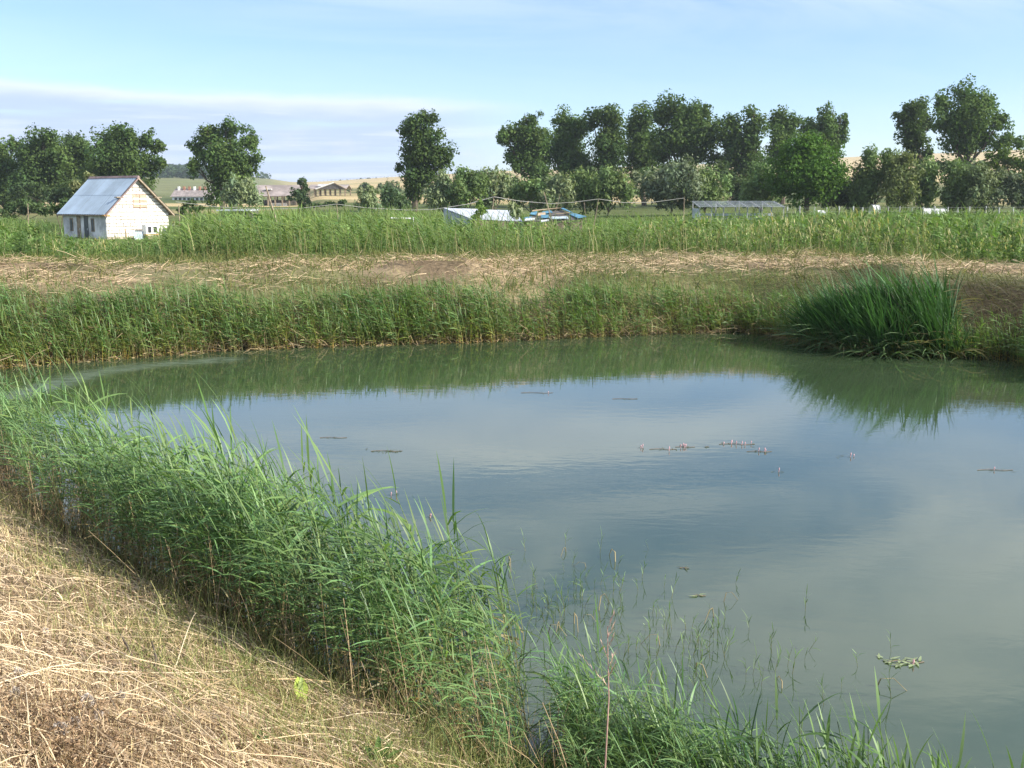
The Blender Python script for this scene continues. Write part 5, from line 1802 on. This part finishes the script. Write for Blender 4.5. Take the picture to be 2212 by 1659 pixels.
# grass in the shallows between the two reed stands
n = 1500
P = np.stack([rng.normal(0.42, 0.33, n), rng.normal(5.75, 0.25, n)], -1)
V, Q, C = strands(P, rng.uniform(0.12, 0.42, n), rng.uniform(0.004, 0.008, n), rng.uniform(0, 6.28, n), rng.uniform(0.9, 1.5, n), rng.uniform(0.1, 1.2, n), np.array([0.10, 0.17, 0.05]) * rng.normal(1, 0.2, n).clip(0.5, 1.5)[:, None], np.maximum(land(P[:, 0], P[:, 1]), -0.1), 3)
o = np_obj('shallow_grass', V, Q, C, [M_GRASS])
tag(o, 'low green grass in the shallows at the bottom edge', 'grass', kind='stuff')


def on_bank(x, y):
    """where the sight line through a picture point meets the near bank"""
    r_ = ray(x, y)
    t_ = 1.0
    d_ = r_ / np.linalg.norm(r_)
    for _ in range(60):
        p_ = np.array([0, 0, EYE]) + d_ * t_
        t_ += (p_[2] - max(0.0, landz(p_[0], p_[1]))) * 0.7
    return np.array([0, 0, EYE]) + d_ * t_


# long straw stalks lying singly on top
M_STALK = solid('stalk_mat', (0.66, 0.54, 0.36), 0.6, 0.12, 12)
M_STALKB = solid('dark_stalk_mat', (0.20, 0.15, 0.11), 0.85, 0.2, 12)
lines = [((0, 1510), (180, 1508), (330, 1560), (480, 1640)), ((250, 1486), (380, 1480), (520, 1468), (600, 1466)), ((480, 1500), (600, 1545), (720, 1610), (820, 1655)),
         ((330, 1500), (480, 1560), (600, 1600), (740, 1640)), ((560, 1530), (640, 1580), (760, 1630), (900, 1668)), ((60, 1320), (200, 1395), (330, 1480), (400, 1520)),
         ((640, 1470), (700, 1520), (745, 1570), (760, 1600)), ((0, 1240), (60, 1255), (110, 1265), (170, 1270)), ((430, 1640), (560, 1630), (660, 1650), (760, 1690)),
         ((380, 1470), (410, 1420), (425, 1380), (432, 1350)), ((70, 1660), (66, 1600), (62, 1560), (58, 1510)), ((20, 1620), (120, 1560), (250, 1540), (360, 1500)),
         ((900, 1560), (980, 1600), (1060, 1640), (1130, 1672)), ((760, 1610), (860, 1640), (960, 1660), (1040, 1680)), ((820, 1590), (900, 1570), (960, 1540), (1000, 1520)),
         ((300, 1330), (420, 1390), (540, 1440), (650, 1520)), ((0, 1430), (90, 1440), (190, 1460), (280, 1500)), ((200, 1300), (330, 1350), (450, 1380), (560, 1430)),
         ((520, 1380), (560, 1430), (600, 1480), (625, 1520)), ((0, 1590), (120, 1620), (240, 1640), (380, 1660)), ((560, 1600), (700, 1580), (800, 1570), (880, 1580)),
         ((420, 1540), (520, 1580), (560, 1620), (640, 1660)), ((130, 1400), (260, 1440), (400, 1500), (520, 1560)), ((740, 1540), (780, 1590), (840, 1640), (880, 1672))]
for i, L in enumerate(lines):
    pts = []
    for j, (x, y) in enumerate(L):
        p = on_bank(x, y)
        p[2] += 0.085 + 0.02 * math.sin(i * 2.1 + j * 1.3) + (0.10 if i in (0, 9, 10) and j in (1, 2) else 0)
        pts.append(Vector(p))
    sp = []
    for j in range(len(pts) - 1):
        p0_, p1_, p2_, p3_ = pts[max(j - 1, 0)], pts[j], pts[j + 1], pts[min(j + 2, len(pts) - 1)]
        for k in range(3):
            q = k / 3
            sp.append(0.5 * ((2 * p1_) + (p2_ - p0_) * q + (2 * p0_ - 5 * p1_ + 4 * p2_ - p3_) * q * q + (3 * p1_ - p0_ - 3 * p2_ + p3_) * q ** 3))
    sp.append(pts[-1])
    rad = 0.0036 + 0.0012 * math.sin(i * 1.7)
    o = MB().tube([tuple(q) for q in sp], [rad * (1 - 0.5 * k / len(sp)) for k in range(len(sp))], 5).build('straw_stalk', M_STALK)
    tag(o, 'long pale straw stalk lying on top of the mown bank', 'straw stalk', 'long straw stalks on the mown bank')
# dark branching stick
a_, b__, c_, e_ = on_bank(335, 1480), on_bank(295, 1450), on_bank(262, 1400), on_bank(330, 1415)
for q in (a_, b__):
    q[2] += 0.03
c_[2] += 0.10
e_[2] += 0.02
st_ = MB().tube([tuple(a_), tuple(b__), tuple((b__ + c_) / 2 + [0, 0, 0.02]), tuple(c_)], [0.013, 0.012, 0.009, 0.005], 6).build('forked_stick', M_STALKB)
tag(st_, 'dark forked stick sticking out of the straw on the left', 'stick')
MB().tube([tuple(a_), tuple((a_ + e_) / 2 + [0.02, 0, 0.05]), tuple(e_ + [0, 0, 0.08])], [0.010, 0.008, 0.005], 6).build('twig', M_STALKB, st_)

# fluffy seed heads
M_FLUFF = leaf_mat('fluff_mat', 0.3, 0.9, 0.0, tcol=(1, 1, 1))
r = np.random.default_rng(91)
for x, y, sz, lab in ((190, 1545, 0.034, 'grey fluffy thistle head, middle of those in the lower left straw'), (215, 1572, 0.022, 'small grey fluffy thistle head right of the middle one'), (132, 1610, 0.036, 'largest white fluffy thistle head near the lower left corner'), (165, 1592, 0.024, 'white fluffy thistle tuft just above the largest head'),
                      (40, 1480, 0.024, 'pale thistle head near the left edge above the dark hollow'), (35, 1525, 0.024, 'pale thistle head at the left edge beside the long straw'), (262, 1530, 0.022, 'rightmost pale thistle head in the lower left straw'), (100, 1385, 0.018, 'pale withered flower head high in the left straw')):
    p = on_bank(x, y)
    root = empty('thistle_head', p)
    tag(root, lab, 'thistle')
    n = 160
    dv = r.normal(0, 1, (n, 3))
    dv /= np.linalg.norm(dv, axis=1, keepdims=True)
    v, q = leaf_cloud(dv * (sz * r.uniform(0.3, 1.1, n) ** 0.6)[:, None] * np.array([1, 1, 1.25]) + np.array([0, 0, 0.07]), np.cross(dv, r.normal(0, 1, (n, 3))), np.full(n, sz * 0.16), 2.6, 0, r)
    np_obj('seed_head', v, q, np.tile(np.array([0.58, 0.52, 0.46]), (len(v), 1)) * np.repeat(r.uniform(0.7, 1.15, n), 4)[:, None], [M_FLUFF], parent=root)
    MB().tube([(0, 0, -0.03), (0.004, 0, 0.02), (0, 0, 0.06)], 0.003, 5).build('stem', M_STALKB, root)

# broad leaves
def broad_leaf(name, pos, yaw, el, length, width, droop, col, parent=None, nseg=7):
    T = Tmpl()
    P_ = [np.zeros(3)]
    e = el
    for i in range(nseg):
        P_.append(P_[-1] + length / nseg * np.array([math.cos(yaw) * math.cos(e), math.sin(yaw) * math.cos(e), math.sin(e)]))
        e -= droop / nseg
    P_ = np.array(P_)
    u_ = np.linspace(0, 1, nseg + 1)
    W2 = width / 2 * np.clip(np.sin(np.pi * np.clip(u_ * 0.93 + 0.05, 0, 1)) ** 0.7, 0.06, 1) * (1 + 0.10 * np.sin(np.arange(nseg + 1) * 2.3))
    hs = np.array([-math.sin(yaw), math.cos(yaw), 0])
    upv = np.array([0, 0, 1.0])
    for sg in (-1, 1):
        mid = P_
        edge_ = P_ + sg * hs * W2[:, None] + upv * (0.35 * W2)[:, None] + upv * (0.006 * np.sin(np.arange(nseg + 1) * 2.7 + sg))[:, None]
        i0 = T.n
        T.V.append(np.concatenate([mid, edge_]))
        k_ = nseg + 1
        i = np.arange(nseg)
        T.Q.append(np.stack([i, i + 1, i + 1 + k_, i + k_], -1) + i0)
        T.C.append(np.concatenate([np.tile(np.array(col) * 1.15, (k_, 1)), np.tile(np.array(col), (k_, 1))]))
        T.n += 2 * k_
    v, q, c = T.done()
    o = np_obj(name, v + np.asarray(pos), q, c, [M_GRASS], parent=parent, smooth=True)
    return o


p = on_bank(655, 1530)
dock = empty('dock_plant', p)
tag(dock, 'yellow green dock plant with a broad crinkled leaf in the straw', 'plant')
broad_leaf('leaf', (0, 0, 0.02), 1.9, 0.75, 0.21, 0.085, 0.5, (0.34, 0.42, 0.09), dock)
broad_leaf('leaf', (-0.02, 0.02, 0.0), 2.2, 0.4, 0.16, 0.06, 0.8, (0.24, 0.33, 0.08), dock)
broad_leaf('leaf', (-0.03, 0.05, 0.02), 1.55, 1.2, 0.15, 0.035, 0.2, (0.36, 0.42, 0.17), dock)
p = on_bank(815, 1662)
bl = empty('broadleaf_weed', p)
tag(bl, 'green broadleaf weed growing at the bottom edge of the straw', 'plant')
for k, (yw, el_, ln_) in enumerate(((2.7, 0.5, 0.24), (1.0, 0.9, 0.17), (1.6, 1.1, 0.18), (0.4, 0.8, 0.17), (2.2, 0.8, 0.16), (3.3, 0.5, 0.15), (-0.4, 0.6, 0.14))):
    broad_leaf('leaf', (0, 0, 0), yw, el_, ln_, 0.042, 0.6, (0.13, 0.22, 0.06), bl)
p = on_bank(560, 1620)
bl = empty('broadleaf_weed', p)
tag(bl, 'small dark green weed among the straw at the bottom', 'plant')
for k, (yw, el_, ln_) in enumerate(((2.5, 0.6, 0.09), (0.8, 0.8, 0.08), (1.6, 1.0, 0.09), (-0.3, 0.6, 0.07))):
    broad_leaf('leaf', (0, 0, 0.02), yw, el_, ln_, 0.03, 0.6, (0.08, 0.16, 0.05), bl)

# tall dry seeding grass stem in front of the water
b_ = np.array([0.75, 3.98, 0.0])
tp = at_d(1312, 1352, 4.05)
lo = at_d(1305, 1700, 3.95)
root = empty('dry_grass_stem', lo)
tag(root, 'tall dry reddish grass stem with seed heads before the water', 'grass stem')
g_ = max(landz(lo[0], lo[1]), 0.0) - lo[2] - 0.05
top_ = tp - lo
M_RED = solid('red_stem_mat', (0.42, 0.27, 0.22), 0.7, 0.15, 12)
mid_ = top_ * 0.55 + np.array([0.012, 0, 0])
MB().tube([(0, 0, min(g_, -0.05)), (0, 0, 0.0), tuple(mid_), tuple(top_)], [0.0042, 0.004, 0.003, 0.0015], 6).build('stem', M_RED, root)
r = np.random.default_rng(17)
for k in range(7):
    u_ = 0.62 + 0.36 * k / 6
    q0 = mid_ + (top_ - mid_) * (u_ - 0.55) / 0.45
    sg = -1 if k in (0, 3) else 1
    T = Tmpl()
    yw = 0 if sg > 0 else math.pi
    ln_ = 0.16 if k == 0 else 0.075
    for m_ in range(14):
        f_ = m_ / 14
        T.leaf(np.array([sg * ln_ * f_ * (0.75 if k == 0 else 0.35), 0, ln_ * f_ * 0.9]), yw + r.normal(0, 0.6), r.uniform(0.7, 1.4), 0.022, 0.004, 0.2, 2, np.array([0.55, 0.36, 0.27]), np.array([0.62, 0.45, 0.34]))
    v, q, c = T.done()
    np_obj('seed_head', v + q0, q, c, [M_STRAW], parent=root)
print('stage 4')

# ================================================================== plants in the open water
M_PINK = solid('pink_flower_mat', (0.72, 0.42, 0.45), 0.7, 0.15, 20)
r = np.random.default_rng(55)
kn = [(1160, 849, 70, 12, 1, 'small knotweed patch nearest the far reeds left of the middle'), (1350, 862, 55, 9, 0, 'thin dark knotweed patch right of the one below the far reeds'), (1386, 968, 12, 6, 2, 'lone pink knotweed tuft at the left of the flowering row'),
      (1432, 971, 60, 10, 1, 'sparse knotweed strand between the lone tuft and the pink group'), (1480, 966, 44, 12, 5, 'pink flowering knotweed group in the middle of the pond'), (1527, 966, 10, 5, 0, 'tiny dark knotweed tip between the two pink groups'), (1592, 960, 80, 18, 7, 'largest pink flowering knotweed patch in the pond'),
      (1640, 976, 56, 10, 3, 'knotweed patch trailing right of the largest pink one'), (1832, 987, 70, 8, 2, 'flat knotweed patch toward the right shore reflection'), (1683, 1020, 40, 6, 1, 'small cross shaped knotweed sprig below the pink groups'), (2150, 1016, 80, 10, 1, 'dark knotweed strand near the right edge of the photo'),
      (720, 946, 60, 5, 0, 'thin dark weed strand behind the tall near reed tips'), (855, 1070, 22, 6, 2, 'pink knotweed sprig just off the near reed tips'), (930, 1118, 12, 6, 2, 'single pink knotweed spike beside the near reeds'), (1955, 1432, 90, 22, 1, 'star shaped knotweed with pale leaves alone at lower right'),
      (1478, 1228, 20, 8, 0, 'small brown weed clump alone in the open water'), (1510, 1288, 30, 8, 0, 'brown floating weed tip right of the emergent shoots'), (835, 975, 70, 22, 0, 'brown broken weed stalks beyond the tallest near reed')]
for x, y, wpx, nlv, nsp, lab in kn:
    c_ = at_z(x, y, 0.0)
    root = empty('water_knotweed', c_)
    tag(root, lab, 'water plant', 'knotweed patches floating on the pond')
    s_ = c_[1] * K / FPX
    hw = wpx * s_ / 2
    dy = hw * 0.5 if c_[1] > 9 else hw * 0.7
    cl = np.array([0.10, 0.11, 0.05]) if c_[1] > 9 else np.array([0.30, 0.36, 0.20])
    for k in range((nlv + 1) // 2 if nlv < 20 else nlv):
        T = Tmpl()
        T.leaf((r.normal(0, 0.45) * hw, r.normal(0, 0.4) * dy, 0.006 + 0.002 * k / nlv), r.uniform(0, 6.28), 0.04, r.uniform(0.05, 0.10), 0.013 if c_[1] > 9 else 0.024, 0.06, 3, cl * r.uniform(0.7, 1.3), cl)
        v, q, c = T.done()
        np_obj('leaf', v, q, c, [M_GRASS], parent=root)
    for k in range(nsp):
        px_, py_ = r.normal(0, 0.4) * hw, r.normal(0, 0.3) * dy
        h_ = r.uniform(0.03, 0.06)
        MB().tube([(px_, py_, -0.02), (px_, py_, h_ * 0.4), (px_ + 0.004, py_, h_)], 0.004, 4).tube([(px_ + 0.002, py_, h_ * 0.5), (px_ + 0.003, py_, h_ * 0.75), (px_ + 0.005, py_, h_ * 1.15)], [0.006, 0.009, 0.003], 6).build('flower_spike', M_PINK, root)
    if nsp == 0 or nlv > 9:
        mb = MB()
        mb.tube([(-hw, 0, 0.004), (-hw * 0.3, dy * 0.3, 0.008), (hw * 0.4, -dy * 0.2, 0.006), (hw, dy * 0.1, 0.004)], 0.0035, 4)
        mb.build('stem', M_STALKB, root)

# scattered shoots standing in the shallows
shoot = []
for i in range(5):
    r2 = np.random.default_rng(860 + i)
    T = Tmpl()
    T.tube([(0, 0, -0.15), (0.01, 0, 0.12), (-0.01, 0, 0.26)], [0.0035, 0.003, 0.0015], DRY * 0.7, G_REED2, 4)
    for k in range(4):
        c = G_REED2 * r2.uniform(0.8, 1.2)
        T.leaf((0, 0, 0.06 + 0.06 * k), r2.uniform(0, 6.28), r2.uniform(0.6, 1.35), r2.uniform(0.10, 0.22), 0.012, r2.uniform(0.1, 1.0), 3, c, c * 1.15, r2.normal(0, 0.4))
    v, q, cc = T.done()
    shoot.append(np_obj('reed_shoot', v, q, cc, [M_REED], link=False).data)
bent = []
for i in range(3):
    r2 = np.random.default_rng(880 + i)
    T = Tmpl()
    T.tube([(0, 0, -0.1), (0.05, 0, 0.06 + 0.03 * i), (0.13, 0.02, 0.075 + 0.02 * i), (0.22, 0.03, 0.0)], [0.005, 0.005, 0.004, 0.003], DRY * 0.8, DRY * 0.55, 4)
    v, q, cc = T.done()
    bent.append(np_obj('broken_reed', v, q, cc, [M_STRAW], link=False).data)
spotsx = []
for cx, cy, sx_, sy_, n in ((1215, 1310, 62, 35, 50), (1360, 1280, 70, 40, 14), (1480, 1370, 90, 45, 26), (1200, 1200, 70, 20, 5), (1620, 1440, 80, 50, 16), (1400, 1400, 110, 45, 14), (1800, 1500, 90, 50, 8), (1330, 1490, 150, 40, 50)):
    for _ in range(n):
        spotsx.append((r.normal(cx, sx_), r.normal(cy, sy_)))
for x, y in spotsx:
    p = at_z(x, y, 0)
    if pond_dist([p[0]], [p[1]])[0] > -0.05:
        continue
    o = bpy.data.objects.new('reed_shoot', shoot[int(r.integers(0, 5))])
    COL.objects.link(o)
    o.location = p
    sc_ = r.uniform(0.32, 0.72)
    o.scale = (sc_, sc_, sc_ * r.uniform(0.7, 1.2))
    o.rotation_euler = (r.normal(0, 0.15), r.normal(0, 0.2), r.uniform(0, 6.28))
    tag(o, 'thin green reed shoot standing alone in the shallow water', 'reed shoot', 'reed shoots in the shallow water')
for x, y in ((1290, 1320), (1255, 1335), (1180, 1365), (1210, 1355), (1430, 1395), (1100, 1220), (1225, 1190), (1270, 1225), (1330, 1215), (1690, 1490), (1500, 1440), (1545, 1330), (1885, 1480), (1240, 1345), (1560, 1300)):
    p = at_z(x, y, 0)
    o = bpy.data.objects.new('broken_reed', bent[int(r.integers(0, 3))])
    COL.objects.link(o)
    o.location = p
    sc_ = r.uniform(0.6, 1.1)
    o.scale = (sc_, sc_, sc_)
    o.rotation_euler = (0, 0, r.uniform(0, 6.28))
    tag(o, 'broken dry reed stalk bent down into the shallow water', 'broken reed', 'broken reeds in the shallow water')

# ================================================================== air
hm = bpy.data.materials.new('haze_mat')
hm.use_nodes = True
t = NB(hm.node_tree)
pv = t.add('ShaderNodeVolumePrincipled')
pv.inputs['Color'].default_value = (0.80, 0.90, 1.0, 1)
pv.inputs['Density'].default_value = 0.00017
pv.inputs['Anisotropy'].default_value = 0.2
out = t.add('ShaderNodeOutputMaterial')
t.put(out.inputs['Volume'], pv.outputs[0])
o = MB().box((-3400, -3400, -40), (3400, 3400, 80)).build('haze', hm)
tag(o, 'thin bright summer haze over the fields', kind='stuff')
tot = sum(len(o_.data.polygons) for o_ in SC.objects if o_.type == 'MESH') * 2
print('total tris', tot)
